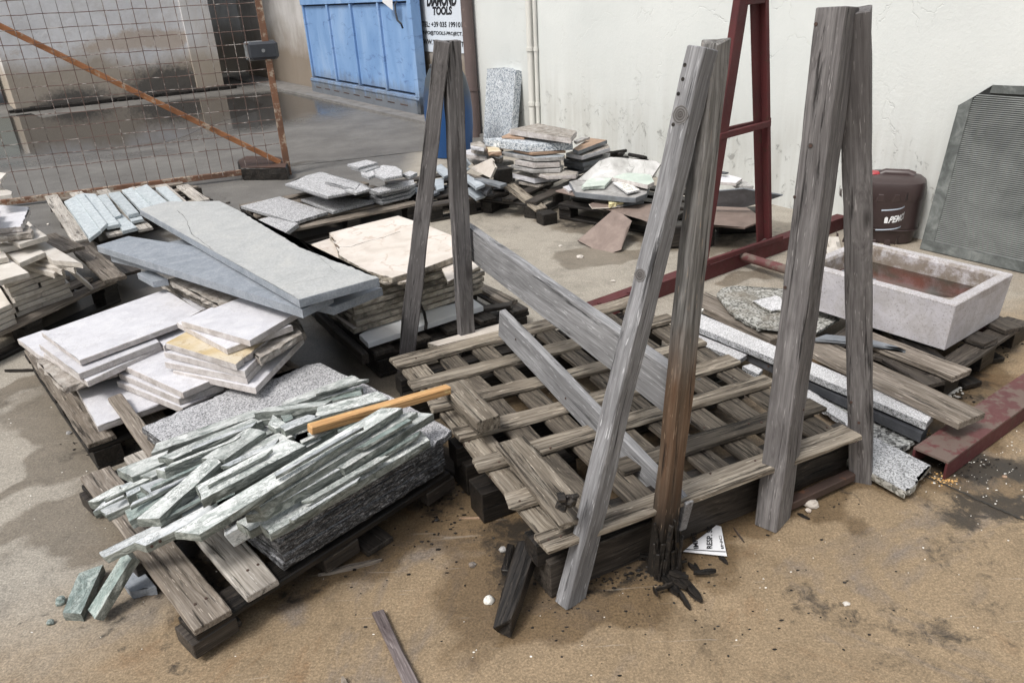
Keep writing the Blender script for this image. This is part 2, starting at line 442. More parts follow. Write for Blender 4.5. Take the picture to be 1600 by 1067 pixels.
M['blue_side'] = stone('blue grey sandstone', (.245, .27, .305), (.195, .22, .25), (.30, .325, .36), 14, None, 7, .6, grain=.45, fine=130)
M['strip_blue'] = stone('pale blue green stone strip', (.42, .465, .49), (.32, .365, .39), (.54, .58, .60), 30, None, 7, .6, grain=.6, fine=150)
M['green_slab'] = stone('pale green marble', (.46, .53, .48), (.36, .43, .39), (.60, .65, .61), 6, (.7, .72, .7), 7, .4, grain=.2)
M['slate'] = stone('grey slate', (.16, .175, .195), (.12, .13, .145), (.23, .25, .275), 10, None, 7, .45, grain=.3)
M['slate_pale'] = stone('pale slate', (.36, .40, .44), (.28, .32, .36), (.46, .50, .54), 8, None, 7, .5, grain=.2)
M['slate_dark'] = stone('dark slate', (.055, .058, .066), (.035, .038, .044), (.09, .095, .105), 10, None, 7, .5, grain=.3)
M['brown'] = stone('brown porphyry', (.20, .155, .135), (.155, .12, .105), (.25, .20, .175), 9, None, 7, .6, grain=.3)
M['brown_orange'] = stone('rust brown stone', (.34, .23, .16), (.26, .18, .13), (.42, .30, .22), 9, None, 7, .6, grain=.3)
M['grey_stone'] = stone('grey rough stone', (.34, .335, .33), (.22, .215, .21), (.48, .475, .47), 14, (.15, .14, .13), 9, .7, grain=.4, dirt=(.16, .13, .11), dirtlo=.58)
M['brown_bright'] = stone('orange crumbs', (.55, .33, .12), (.4, .22, .08), (.66, .46, .22), 30)
M['fins'] = stone('oxidised aluminium fins', (.27, .29, .285), (.19, .205, .205), (.36, .385, .375), 4, None, 7, .6, grain=.2, dirt=(.14, .155, .15), dirtlo=.56)
M['rad_dark'] = stone('dark radiator core', (.035, .038, .038), (.02, .022, .022), (.06, .065, .065), 8)  # near-black plate so the gaps between the fins come out dark
M['rad_edge'] = stone('tarnished radiator frame', (.10, .11, .108), (.05, .055, .053), (.20, .215, .21), 9, None, 7, .6, grain=.3)
M['foam'] = stone('yellow foam', (.70, .64, .38), (.6, .53, .3), (.76, .72, .52), 10, None, 7, .8, grain=.1)
M['chip_white'] = stone('white chip', (.70, .69, .65), (.6, .58, .54), (.78, .77, .74), 30, None, 7, .8, grain=.2)
M['green'] = layered('green grey schist', (.30, .335, .32), (.50, .53, .515), (.73, .75, .74))
M['green_dark'] = layered('dark green schist', (.15, .20, .19), (.25, .305, .29), (.38, .43, .41))
M['green_side'] = layered('schist edge', (.11, .125, .115), (.22, .24, .22), (.36, .385, .36), scale=(5, 40, 90))
M['green_pale'] = layered('pale lavender schist', (.40, .43, .45), (.50, .53, .55), (.64, .66, .67), wave=.05)

def metal_paint(name, base, dark, rust, amt=.5, rough=.5):
    n = N(name); co = n.coord()
    a = n.noise(co, 12, 6, .7)
    col = n.ramp(n.noise(co, 3, 4), [(.3, dark), (.6, base)])
    col = n.mix(n.ramp(a, [(amt, 0), (amt + .08, 1)]), col, rust)
    return n.done(col, n.ramp(a, [(.4, rough), (.7, .9)]), n.bump(a, .3, .003), .4)
M['red_steel'] = metal_paint('red lead painted steel', (.095, .022, .024), (.052, .015, .017), (.075, .032, .026), .58, .60)
M['red_flat'] = metal_paint('worn red steel flange', (.115, .042, .042), (.085, .036, .037), (.13, .095, .082), .47, .5)
M['rust'] = metal_paint('rusty steel', (.20, .10, .06), (.115, .065, .046), (.36, .30, .24), .50, .75)
M['rust_orange'] = metal_paint('orange rusty angle', (.34, .15, .065), (.22, .095, .045), (.42, .34, .26), .55, .75)
M['rust_dark'] = metal_paint('rusty mesh wire', (.15, .095, .08), (.10, .065, .055), (.36, .33, .31), .52, .7)
M['rust_brown'] = metal_paint('dark rusty angle', (.075, .045, .036), (.045, .03, .025), (.13, .06, .035), .6, .6)
M['pipe_brown'] = metal_paint('brown downpipe', (.14, .105, .10), (.11, .085, .082), (.18, .14, .13), .62, .5)
M['pipe_white'] = metal_paint('white conduit', (.66, .66, .63), (.58, .58, .55), (.4, .38, .34), .68, .5)
def simple(name, c, rough=.5, spec=.5, metal=0.0, var=.12, sc_=20):
    n = N(name); nz = n.noise(n.coord(), sc_, 4)
    col = n.mix(1.0, c, n.ramp(nz, [(.3, 1 - var), (.7, 1 + var)]), 'MULTIPLY')
    return n.done(col, rough, n.bump(nz, .15, .002), spec, metal)
M['lock'] = simple('dark grey plastic lock case', (.035, .040, .050), .4)
M['lock_grey'] = simple('grey lock rim', (.18, .19, .20), .5)
M['jug'] = simple('brown plastic', (.045, .030, .030), .42, sc_=6)
M['jug_red'] = simple('red plastic cap', (.35, .03, .04), .4)
M['label_black'] = simple('black label', (.012, .012, .014), .4)
M['label_grey'] = simple('grey label', (.30, .33, .31), .5)
M['print_white'] = simple('white print', (.72, .74, .76), .5, var=.05)
M['print_blue'] = simple('pale blue print', (.45, .52, .62), .5, var=.05)
M['ink'] = simple('black ink', (.015, .015, .018), .6, var=.05)
M['sign'] = simple('white sign board', (.66, .72, .80), .4, var=.03, sc_=4)
M['paper'] = simple('white torn plastic sign', (.76, .77, .80), .35, var=.03)
M['rubber'] = simple('black rubber', (.01, .01, .011), .5)
def barrel_mat():
    n = N('blue barrel plastic'); g = n.new('ShaderNodeSeparateXYZ'); n.L(n.tc.outputs['Object'], g.inputs[0])
    nz = n.noise(n.coord(), 5, 3)
    k = n.math('ADD', g.outputs['Z'], n.math('MULTIPLY', nz, .3))
    col = n.ramp(k, [(.55, (.012, .062, .19)), (.85, (.05, .062, .075))])
    return n.done(col, .45, None, .4)
M['barrel'] = barrel_mat()
def blue_door():
    n = N('worn blue door paint'); co = n.coord((1, 1, 1), False)
    nz = n.noise(n.coord((1.2, 1.2, .5), False), 2.2, 5, .6, .6)
    col = n.ramp(nz, [(.3, (.155, .29, .54)), (.55, (.22, .37, .63)), (.75, (.31, .455, .69))])
    sm = n.noise(n.coord((1, 1, 2.5), False), 3.0, 6, .75, 1.2)
    col = n.mix(n.ramp(sm, [(.56, 0), (.66, .6)]), col, (.05, .10, .28))
    g = n.new('ShaderNodeSeparateXYZ'); n.L(n.tc.outputs['Object'], g.inputs[0])
    hz = n.math('ADD', g.outputs['Z'], n.math('MULTIPLY', n.noise(n.coord((3, 3, .6), False), 3, 4, .6), .40))
    col = n.mix(n.ramp(hz, [(.36, .85), (.66, 0)]), col, (.13, .125, .11))
    return n.done(col, .5, n.bump(nz, .2, .01), .4)
M['door'] = blue_door()
M['door_dark'] = simple('dark blue recess', (.03, .05, .09), .6)

def plaster():
    n = N('white plaster'); co = n.coord((1, 1, 1), False)
    n1 = n.noise(co, .9, 5, .6)
    col = n.ramp(n1, [(.3, (.615, .645, .64)), (.7, (.705, .732, .725))])
    g = n.new('ShaderNodeSeparateXYZ'); n.L(n.tc.outputs['Object'], g.inputs[0])
    str_ = n.noise(n.coord((3.5, 3.5, .35), False), 1.5, 5, .65)
    k = n.math('ADD', g.outputs['Z'], n.math('MULTIPLY', n1, -.9))
    low = n.ramp(k, [(-.42, 1), (.30, .35), (.75, 0)])
    col = n.mix(n.math('MULTIPLY', low, n.ramp(str_, [(.3, .72), (.65, .18)])), col, (.38, .375, .345))
    sp = n.noise(co, 9, 8, .75, .8)
    peel = n.math('MULTIPLY', n.ramp(sp, [(.58, 0), (.63, 1)]), n.ramp(k, [(-.35, 1), (.25, 0)]))
    col = n.mix(n.math('MULTIPLY', peel, .65), col, (.22, .22, .21))
    nzc = n.new('ShaderNodeTexNoise', i_Scale=3, i_Detail=6); n.L(co, nzc.inputs['Vector'])
    wv = n.warp(co, nzc.outputs['Color'], .7)
    ve = n.vor(wv, 1.3, 'DISTANCE_TO_EDGE')
    crack = n.math('MULTIPLY', n.ramp(ve, [(0, 1), (.006, 0)]), n.ramp(n.noise(co, 1.5, 2), [(.45, 0), (.6, 1)]))
    col = n.mix(n.math('MULTIPLY', crack, .16), col, (.33, .33, .32))
    fine = n.noise(co, 40, 5, .7)
    h = n.math('SUBTRACT', n.math('ADD', n.math('MULTIPLY', sp, .6), n.math('MULTIPLY', fine, .5)), n.math('ADD', crack, peel))
    return n.done(col, .85, n.bump(h, .35, .012), .2)
M['plaster'] = plaster()
def rough_wall(name, hi_, lo_, dirt, mossy):
    n = N(name); co = n.coord((1, 1, 1), False)
    a = n.noise(co, .7, 6, .65); b = n.noise(n.coord((1, 1, .4), False), 4, 7, .75)
    col = n.ramp(a, [(.3, lo_), (.65, hi_)])
    col = n.mix(n.ramp(b, [(.45, 0), (.7, .6)]), col, dirt)
    g = n.new('ShaderNodeSeparateXYZ'); n.L(n.tc.outputs['Object'], g.inputs[0])
    k = n.math('ADD', g.outputs['Z'], n.math('MULTIPLY', n.noise(co, 1.1, 4, .6), -1.2))
    col = n.mix(n.ramp(k, [(-.5, .9), (.6, 0)]), col, mossy)
    f = n.noise(co, 25, 6, .7)
    return n.done(col, .85, n.bump(n.math('ADD', b, n.math('MULTIPLY', f, .6)), .5, .02), .2)
M['wall_rough'] = rough_wall('rough grey render', (.60, .59, .585), (.42, .41, .405), (.30, .285, .27), (.22, .18, .14))
M['wall_grey'] = rough_wall('grey concrete wall', (.80, .80, .81), (.64, .64, .65), (.6, .55, .48), (.40, .34, .27))
M['damp'] = simple('black damp stain on concrete', (.075, .072, .068), .8, var=.35, sc_=9)

def ground_mat():
    n = N('stained concrete')
    at_ = lambda nm: n.new('ShaderNodeAttribute', attribute_name=nm).outputs['Fac']
    warm, wet, dark, asph = at_('warm'), at_('wet'), at_('dark'), at_('asphalt')
    co = n.coord((1, 1, 1), False, 'Object')
    big = n.noise(co, 1.7, 6, .65, .4); med = n.noise(co, 7, 6, .7, .5); fine = n.noise(co, 150, 3, .8); f2 = n.noise(co, 60, 3, .7)
    wm = n.ramp(n.math('ADD', warm, n.math('MULTIPLY', n.math('SUBTRACT', big, .5), .9)), [(.25, 0), (.75, 1)])
    col = n.mix(wm, (.30, .275, .235), (.235, .176, .112))
    col = n.mix(.8, col, n.ramp(med, [(.25, .82), (.75, 1.14)]), 'MULTIPLY')
    pat = n.noise(co, 3.1, 7, .72, 1.0)
    col = n.mix(.9, col, n.ramp(pat, [(.30, .62), (.47, 1.0), (.70, 1.14)]), 'MULTIPLY')
    tn = n.noise(co, 1.25, 5, .7, 1.5)
    col = n.mix(n.math('MULTIPLY', n.ramp(tn, [(.52, 0), (.64, .55)]), wm), col, (.135, .125, .125))
    col = n.mix(n.math('MULTIPLY', n.ramp(tn, [(.33, .5), (.43, 0)]), wm), col, (.17, .095, .045))
    asc = n.ramp(big, [(.3, (.105, .100, .095)), (.7, (.17, .165, .155))])
    asc = n.mix(.7, asc, n.ramp(med, [(.25, .75), (.75, 1.2)]), 'MULTIPLY')
    ak = n.ramp(n.math('ADD', asph, n.math('MULTIPLY', n.math('SUBTRACT', med, .5), .25)), [(.4, 0), (.6, 1)])
    col = n.mix(ak, col, asc)
    col = n.mix(.9, col, n.ramp(fine, [(.30, .52), (.5, 1.0), (.70, 1.6)]), 'MULTIPLY')
    col = n.mix(.5, col, n.ramp(f2, [(.3, .7), (.7, 1.3)]), 'MULTIPLY')
    # pale aggregate specks
    vp = n.vor(co, 130); sep = n.ramp(vp, [(.10, 1), (.17, 0)])
    col = n.mix(n.math('MULTIPLY', sep, .3), col, (.42, .36, .27))
    wk = n.ramp(n.math('ADD', wet, n.math('MULTIPLY', n.math('SUBTRACT', med, .5), .55)), [(.42, 0), (.56, 1)])
    col = n.mix(n.math('MULTIPLY', wk, .62), col, n.mix(1.0, col, (.36, .31, .25), 'MULTIPLY'))
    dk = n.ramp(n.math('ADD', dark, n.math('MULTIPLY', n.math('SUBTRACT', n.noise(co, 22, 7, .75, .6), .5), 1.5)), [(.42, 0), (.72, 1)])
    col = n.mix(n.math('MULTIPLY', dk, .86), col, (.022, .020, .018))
    pk = n.ramp(n.math('ADD', at_('pool'), n.math('MULTIPLY', n.math('SUBTRACT', med, .5), .5)), [(.35, 0), (.7, 1)])
    col = n.mix(n.math('MULTIPLY', pk, .75), col, (.035, .033, .031))
    # hairline cracks and scratches
    nzc = n.new('ShaderNodeTexNoise', i_Scale=2.5, i_Detail=6); n.L(co, nzc.inputs['Vector'])
    ve = n.vor(n.warp(co, nzc.outputs['Color'], .5), .8, 'DISTANCE_TO_EDGE')
    ck = n.math('MULTIPLY', n.ramp(ve, [(0, 1), (.004, 0)]), n.ramp(n.noise(co, 1.1, 2), [(.5, 0), (.6, 1)]))
    col = n.mix(n.math('MULTIPLY', ck, .6), col, (.05, .042, .035))
    sv = n.noise(n.coord((3, 40, 1), False, 'Object'), 1.0, 2, .5, 2.0)
    col = n.mix(n.math('MULTIPLY', n.ramp(sv, [(.70, 0), (.74, .25)]), .8), col, (.50, .46, .40))
    rg = n.math('SUBTRACT', n.math('ADD', .60, n.math('MULTIPLY', fine, .1)), n.math('MULTIPLY', wk, .28), True)
    rg = n.math('SUBTRACT', rg, n.math('MULTIPLY', pk, .56), True)
    h = n.math('ADD', n.math('MULTIPLY', fine, .5), n.math('ADD', n.math('MULTIPLY', med, .8), n.math('MULTIPLY', f2, .5)))
    h = n.math('MULTIPLY', n.math('SUBTRACT', h, ck), n.math('SUBTRACT', 1.0, n.math('MULTIPLY', pk, .9)))
    return n.done(col, rg, n.bump(h, .45, .004), .35)
M['ground'] = ground_mat()
M['kerb'] = simple('grey kerb concrete', (.17, .165, .16), .8, var=.3, sc_=5)
M['joint'] = simple('dark joint', (.035, .032, .028), .9)
def water(name, c, rough=.02, mixc=None):
    n = N(name); co = n.coord()
    nz = n.noise(co, 3, 5, .6, .8)
    col = n.ramp(nz, [(.40, c), (.60, mixc or c)])
    return n.done(col, rough, n.bump(n.noise(co, 6, 2), .02, .004), .5)
M['puddle'] = water('puddle water over asphalt', (.036, .034, .032), .03)
M['sink_water'] = water('rusty standing water', (.036, .029, .022), .10, (.085, .022, .015))

# ================================================================== SETTING
def blob_field(X, Y, blobs):
    """soft areas of stain; blobs = (px, py, radius along x, radius along y, turn, strength)"""
    F = np.zeros_like(X)
    wx = X + .05 * np.sin(X * 9 + Y * 5) + .03 * np.sin(Y * 23 - X * 11) + .015 * np.sin(X * 47 + Y * 31)
    wy = Y + .05 * np.cos(X * 7 - Y * 8) + .03 * np.sin(X * 21 + Y * 13) + .015 * np.cos(X * 41 - Y * 37)
    for px, py, rx, ry, a, st in blobs:
        c = at(px, py); ca, sa = math.cos(R(a)), math.sin(R(a))
        u = ((wx - c.x) * ca + (wy - c.y) * sa) / rx; v = (-(wx - c.x) * sa + (wy - c.y) * ca) / ry
        F = np.maximum(F, st * np.clip(1.5 - np.sqrt(u * u + v * v), 0, 1))
    return F
def build_ground():
    xs = np.concatenate([[-90, -60, -40, -25, -18, -13.5], np.arange(-12.96, -8, .08), np.arange(-8, 4.6, .03), [5, 6, 8, 12, 20, 40, 90]])
    ys = np.concatenate([[-60, -30, -15, -6, -2, 0], np.arange(.9, 10.4, .03), np.arange(10.5, 18.6, .12), [20, 25, 40, 70, 110]])
    X, Y = np.meshgrid(xs, ys); nx, ny = len(xs), len(ys)
    co = np.stack([X, Y, np.zeros_like(X)], -1).reshape(-1, 3).astype(np.float32)
    me = bpy.data.meshes.new('ground')
    i = np.arange(nx * ny).reshape(ny, nx)
    q = np.stack([i[:-1, :-1], i[:-1, 1:], i[1:, 1:], i[1:, :-1]], -1).reshape(-1)
    me.vertices.add(nx * ny); me.vertices.foreach_set('co', co.ravel())
    nf = (nx - 1) * (ny - 1)
    me.loops.add(nf * 4); me.loops.foreach_set('vertex_index', q.astype(np.int32))
    me.polygons.add(nf); me.polygons.foreach_set('loop_start', np.arange(0, nf * 4, 4, dtype=np.int32))
    me.update(calc_edges=True)
    wet = blob_field(X, Y, [(150, 800, .30, .16, 30, .9), (120, 690, .16, .30, 30, .9), (60, 600, .30, .12, 60, .75), (60, 745, .06, .34, -25, .6),
        (330, 760, .5, .4, 0, .95), (520, 860, .55, .20, 25, .8), (250, 620, .6, .4, 0, 1), (100, 480, .7, .5, 0, 1), (440, 350, .9, .3, 10, 1),
        (940, 400, .30, .16, 15, .95), (730, 325, .25, .16, 0, .9), (850, 330, .25, .2, 0, .85), (980, 345, .6, .3, 0, 1), (1185, 432, .35, .12, 20, .8),
        (1130, 370, .6, .35, 0, 1), (950, 870, .6, .24, 24, .85), (1250, 790, .5, .12, 22, .8), (900, 700, .7, .7, 0, 1), (1040, 905, .22, .12, 15, .85),
        (640, 540, .6, .5, 0, 1), (1430, 600, .5, .5, 0, .8), (1500, 740, .5, .2, -30, .6), (700, 790, .2, .3, 0, .8), (1120, 860, .12, .10, 0, .75), (960, 960, .16, .12, 0, .72), (1160, 900, .2, .1, 20, .55),
        (640, 700, .2, .2, 0, .9), (860, 345, .15, .1, 0, .9), (430, 262, .5, .12, 30, .8)])
    warm = np.clip((at(0, 1000).y + 0.55 - Y) * .55 + (X + 1.25) * .55 + .28, 0, 1.0)
    warm = warm * np.clip(1.35 - np.clip(Y - 2.2, 0, 9) * .75, .38, 1)
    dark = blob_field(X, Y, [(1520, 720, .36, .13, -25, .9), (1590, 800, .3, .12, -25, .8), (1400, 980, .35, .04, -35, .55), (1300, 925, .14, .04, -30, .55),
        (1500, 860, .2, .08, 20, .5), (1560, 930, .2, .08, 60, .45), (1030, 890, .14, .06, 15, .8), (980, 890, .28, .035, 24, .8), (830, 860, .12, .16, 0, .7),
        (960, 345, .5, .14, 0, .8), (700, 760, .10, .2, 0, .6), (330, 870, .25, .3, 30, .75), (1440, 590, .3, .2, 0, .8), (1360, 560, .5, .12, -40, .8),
        (1200, 1040, .25, .05, 20, .4), (960, 680, .45, .5, 0, .62), (1100, 640, .3, .3, 0, .6), (1530, 900, .35, .25, 30, .34), (1180, 1000, .3, .2, 30, .25), (1450, 1050, .4, .05, -30, .4), (170, 690, .12, .10, 0, .6),  # under the slatted pallet: grit plus painted shade to blacken the gaps
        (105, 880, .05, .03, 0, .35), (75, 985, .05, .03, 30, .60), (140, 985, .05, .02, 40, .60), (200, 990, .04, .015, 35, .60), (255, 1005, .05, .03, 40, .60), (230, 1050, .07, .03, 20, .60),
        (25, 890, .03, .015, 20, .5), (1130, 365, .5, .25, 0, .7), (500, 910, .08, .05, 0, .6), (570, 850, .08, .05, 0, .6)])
    a, b = at(350, 270), at(647, 238); d = (b - a).normalized(); nn = Vector((-d.y, d.x, 0))
    asph = np.clip(((X - a.x) * nn.x + (Y - a.y) * nn.y) * 3 + .5, 0, 1)
    asph = np.maximum(asph, .62 * np.clip((Y - 3.4) * 1.1, 0, 1) * np.clip((-X - .45) * 1.6, 0, 1))
    pool = blob_field(X, Y, [(200, 195, 3.6, 2.3, 25, 1.0), (340, 165, 2.2, 1.6, 30, 1.0), (90, 215, 1.9, 1.5, 10, .9), (100, 250, 1.8, .35, 10, .6)])
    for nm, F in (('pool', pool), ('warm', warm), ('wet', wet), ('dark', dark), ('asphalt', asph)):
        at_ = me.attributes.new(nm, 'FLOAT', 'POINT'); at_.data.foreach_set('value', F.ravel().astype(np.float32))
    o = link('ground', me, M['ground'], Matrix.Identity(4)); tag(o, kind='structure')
build_ground()
def strip_sheet(name, P, wd, z, mat, jit=.006):
    bm = bmesh.new(); prev = None
    for i, p in enumerate(P):
        d = (P[min(i + 1, len(P) - 1)] - P[max(i - 1, 0)]).normalized(); n_ = Vector((-d.y, d.x, 0))
        ww = wd * (1 + random.uniform(-.4, .4)); off = n_ * random.uniform(-jit, jit)
        a = bm.verts.new(Vector((p.x, p.y, z)) + n_ * ww / 2 + off); b = bm.verts.new(Vector((p.x, p.y, z)) - n_ * ww / 2 + off)
        if prev: bm.faces.new((prev[1], b, a, prev[0]))
        prev = (a, b)
    o = link(name, bm_mesh(bm), mat, Matrix.Identity(4)); return tag(o, kind='structure')
def seg(a, b, n): return [a.lerp(b, i / n) for i in range(n + 1)]
strip_sheet('expansion_joint', seg(at(-150, 330), at(350, 272), 30) + seg(at(350, 272), at(720, 230), 40)[1:], .016, .004, M['joint'])
strip_sheet('expansion_joint', seg(at(1440, 742), at(1640, 832), 40), .007, .004, M['joint'], .003)

DW = Vector((-.52, .854, 0)).normalized(); NW = Vector((-DW.y, DW.x, 0))
if NW.x > 0: NW = -NW                                 # points into the yard
P0 = at(1430, 372)
DW = (at(1213, 321) - at(1430, 372)).normalized(); NW = Vector((-DW.y, DW.x, 0))
if NW.x > 0: NW = -NW
def wall_box(name, a, b, th, h, mat, label, z0=-.05, away=None):
    """vertical wall whose visible face runs a-b; thickness goes away from the yard"""
    d = (b - a).normalized(); n_ = away if away is not None else -NW
    bm = bmesh.new(); q = [a, b, b + n_ * th, a + n_ * th]
    v0 = [bm.verts.new((p.x, p.y, z0)) for p in q]; v1 = [bm.verts.new((p.x, p.y, h)) for p in q]
    for i in range(4): bm.faces.new((v0[i], v0[(i + 1) % 4], v1[(i + 1) % 4], v1[i]))
    bm.faces.new(v0[::-1]); bm.faces.new(v1)
    o = link(name, bm_mesh(bm), mat, Matrix.Identity(4))
    return tag(o, label, 'wall') if label else o
CORNER = on_plane(741, 150, P0, NW); CORNER.z = 0
wall_box('plaster_wall', P0 - DW * 9, CORNER, .35, 5.2, M['plaster'], 'long off white plaster wall behind the oil can, flaking and stained near the ground')
SETB = -.40
side0 = CORNER - DW * .45 + NW * SETB
def wall_t(px, off):                                   # where the sight line through column px meets a plane parallel to the wall
    p = on_plane(px, 150, P0 + NW * off, NW); return Vector((p.x, p.y, 0))
side1 = on_plane(392, 130, P0 + NW * SETB, NW); side1.z = 0
wall_box('rendered_wall', side0, side1, .35, 4.6, M['wall_rough'], 'rough grey rendered wall with brown damp foot that carries the blue door')
ba, bb = at(27, 175), at(350, 139)
bd = (bb - ba).normalized(); bn = Vector((-bd.y, bd.x, 0))     # away from camera
if bn.y < 0: bn = -bn
wall_box('concrete_wall', ba, bb, 2.6, 4.6, M['wall_grey'], 'grey concrete wall beyond the mesh gate, streaked brown with black damp marks', away=bn)
for k, (x0, x1) in enumerate(((9, 41), (308, 350))):
    p0 = on_plane(x0 + (18 if k == 0 else 0), 150, ba, bn); p1 = on_plane(x1, 150, ba, bn); p0.z = p1.z = 0
o = wall_box('concrete_pillar', on_plane(309, 144, ba, bn) * 1.0 - bn * .06, bb - bn * .06, .055, 4.6, M['wall_grey'], 'pale vertical strip at the right hand end of the grey concrete wall', away=bn)
# passage between the two walls; end wall and unseen roof added to darken it
pe = side1 + DW * 3.5
far0 = bb + bn * 2.6; 
wall_box('passage_wall', far0 + bn * 1.2 - bd * 1.5, far0 + bn * 1.2 + bd * 6, .3, 4.6, M['wall_rough'], 'end wall closing the passage behind the gate, added to keep it dark', away=bn)
bm = bmesh.new(); addbox(bm, (bb + bn * 2.0 + bd * 1.6) + Vector((0, 0, 4.75)), (7.5, 5.5, .25), Matrix.Rotation(math.atan2(bd.y, bd.x), 3, 'Z'))
tag(link('passage_shade_roof', bm_mesh(bm), M['wall_grey'], Matrix.Identity(4)), 'added roof out of view that keeps the passage between the two grey walls dark', 'roof')  # added above the view to block light from the passage
# damp marks are the wall's own stains: thin patches of soaked render
conc = bpy.data.objects['concrete_wall']
def damp_face():
    """the seen face of the concrete wall, finely divided, with its stains stored on it"""
    Lw = (bb - ba).length; nx_, nz_ = 130, 60; hh_ = 3.0
    me = bpy.data.meshes.new('wall_face'); co, dm, rs = [], [], []
    def px_of(p):
        d = p - CAM; zf = d.dot(_F); return 800 + FPX * d.dot(_XR) / zf, 533.5 - FPX * d.dot(_UR) / zf
    c1, r1, c2, r2 = on_plane(282, 150, ba, bn), 0, on_plane(118, 162, ba, bn), 0
    for j in range(nz_ + 1):
        for i in range(nx_ + 1):
            u = Lw * i / nx_; z = hh_ * (j / nz_) ** 1.3
            co += list((ba + bd * u - bn * .006 + Vector((0, 0, z))))
            u1 = (c1 - ba).dot(bd); u2 = (c2 - ba).dot(bd)
            f = lambda uc, ru, rz: max(0, 1.35 - math.sqrt(((u - uc) / ru) ** 2 + (z / rz) ** 2) + noise.noise(Vector((u * 1.2, z * 1.4, uc))) * .35)
            dm.append(min(1, max(f(u1, .92, .62), f(u2, .85, .42) * .8)))
            rs.append(max(0, 1 - abs(z - 1.0 - .15 * noise.noise(Vector((u * 1.1, 3, 1)))) / .34) * (.45 + .5 * min(1, max(0, (u / Lw - .3) * 4))) * min(1, max(0, (Lw * .95 - u) * 2)))
    F = []
    for j in range(nz_):
        for i in range(nx_):
            k = j * (nx_ + 1) + i; F.append((k, k + 1, k + nx_ + 2, k + nx_ + 1))
    me.from_pydata([co[i:i + 3] for i in range(0, len(co), 3)], [], F)
    for nm, v in (('damp', dm), ('rusty', rs)):
        at_ = me.attributes.new(nm, 'FLOAT', 'POINT'); at_.data.foreach_set('value', v)
    return me
def wall_face_mat():
    n = N('stained concrete wall face'); co = n.coord((1, 1, 1), False)
    a = n.noise(co, .7, 6, .65); b = n.noise(co, 4, 7, .75)
    col = n.ramp(a, [(.3, (.66, .66, .68)), (.65, (.82, .82, .835))])
    col = n.mix(n.ramp(b, [(.45, 0), (.7, .5)]), col, (.52, .49, .46))
    g = n.new('ShaderNodeSeparateXYZ'); n.L(n.tc.outputs['Object'], g.inputs[0])
    k = n.math('ADD', g.outputs['Z'], n.math('MULTIPLY', a, -1.2))
    col = n.mix(n.ramp(k, [(-.5, .85), (.35, 0)]), col, (.36, .30, .23))
    d_ = n.new('ShaderNodeAttribute', attribute_name='damp').outputs['Fac']; r_ = n.new('ShaderNodeAttribute', attribute_name='rusty').outputs['Fac']
    col = n.mix(n.math('MULTIPLY', n.ramp(n.math('ADD', r_, n.math('MULTIPLY', b, .8)), [(.8, 0), (1.5, 1)]), .6), col, (.46, .35, .25))
    fz = n.noise(co, 14, 6, .75)
    dk = n.ramp(n.math('ADD', d_, n.math('MULTIPLY', n.math('SUBTRACT', fz, .5), .7)), [(.30, 0), (.62, 1)])
    col = n.mix(n.math('MULTIPLY', dk, .88), col, (.085, .082, .078))
    sp = n.ramp(n.vor(co, 9), [(.06, 1), (.12, 0)]); col = n.mix(n.math('MULTIPLY', sp, n.ramp(n.noise(co, 1.3, 2), [(.5, 0), (.62, .6)])), col, (.8, .8, .8))
    return n.done(col, .85, n.bump(n.math('ADD', b, n.math('MULTIPLY', fz, .6)), .5, .02), .2)
link('wall_face', damp_face(), wall_face_mat(), Matrix.Identity(4), conc)
# rotten sole plate / debris line along the foot of the wall
bm = bmesh.new()
for k in range(46):
    u = k / 45; p = ba.lerp(bb, u) - bn * random.uniform(.08, .2)
    addbox(bm, p + Vector((0, 0, .03)), (random.uniform(.15, .4), random.uniform(.08, .2), random.uniform(.04, .09)), Matrix.Rotation(math.atan2(bd.y, bd.x) + random.uniform(-.15, .15), 3, 'Z'), bev=.01)
tag(link('gutter_debris', bm_mesh(bm), M['wood_black'], Matrix.Identity(4)), 'black rotten debris lying along the foot of the grey wall', 'debris', kind='stuff')
# puddle
pp = [(25, 178), (60, 182), (120, 172), (200, 163), (280, 156), (345, 149), (400, 150), (430, 160), (420, 172), (380, 184), (330, 200), (300, 215), (240, 232), (170, 240), (100, 246), (50, 247), (15, 240), (-40, 232), (-80, 205), (-40, 185)]
P = []
for i in range(len(pp)):
    a, b = at(*pp[i]), at(*pp[(i + 1) % len(pp)])
    for k in range(6):
        q = a.lerp(b, k / 6); q = at(215, 195).lerp(q, .9); nz_ = noise.noise(q * 1.5) * .2
        P.append(Vector((q.x, q.y + nz_, .0015)))
bm = bmesh.new(); bm.faces.new([bm.verts.new(p) for p in P]); bmesh.ops.triangulate(bm, faces=bm.faces[:], ngon_method='EAR_CLIP')
tag(link('puddle', bm_mesh(bm), M['puddle'], Matrix.Identity(4)), kind='structure')
# concrete apron along the blue door wall
bm = bmesh.new(); a0 = side1 + NW * .004 - DW * 2; a1 = side0 + NW * .004
q = [a1, a0 + DW * 1.8, a0 + DW * 1.8 + NW * .55, a1 + NW * .45]
loft(bm, [[Vector((p.x, p.y, -.02)) for p in q], [Vector((p.x, p.y, .035)) for p in q]])
tag(link('kerb', bm_mesh(bm), M['kerb'], Matrix.Identity(4)), kind='structure')
# pale building far left, beyond the grey wall
fa = ba - bd * .3 + bn * 3
bm = bmesh.new(); addbox(bm, (fa - bd * 6) + Vector((0, 0, 2.5)), (11.5, 3, 5), Matrix.Rotation(math.atan2(bd.y, bd.x), 3, 'Z'))
tag(link('pale_shed', bm_mesh(bm), M['plaster'], Matrix.Identity(4)), 'pale shed wall glimpsed at the far left past the grey wall', 'shed')

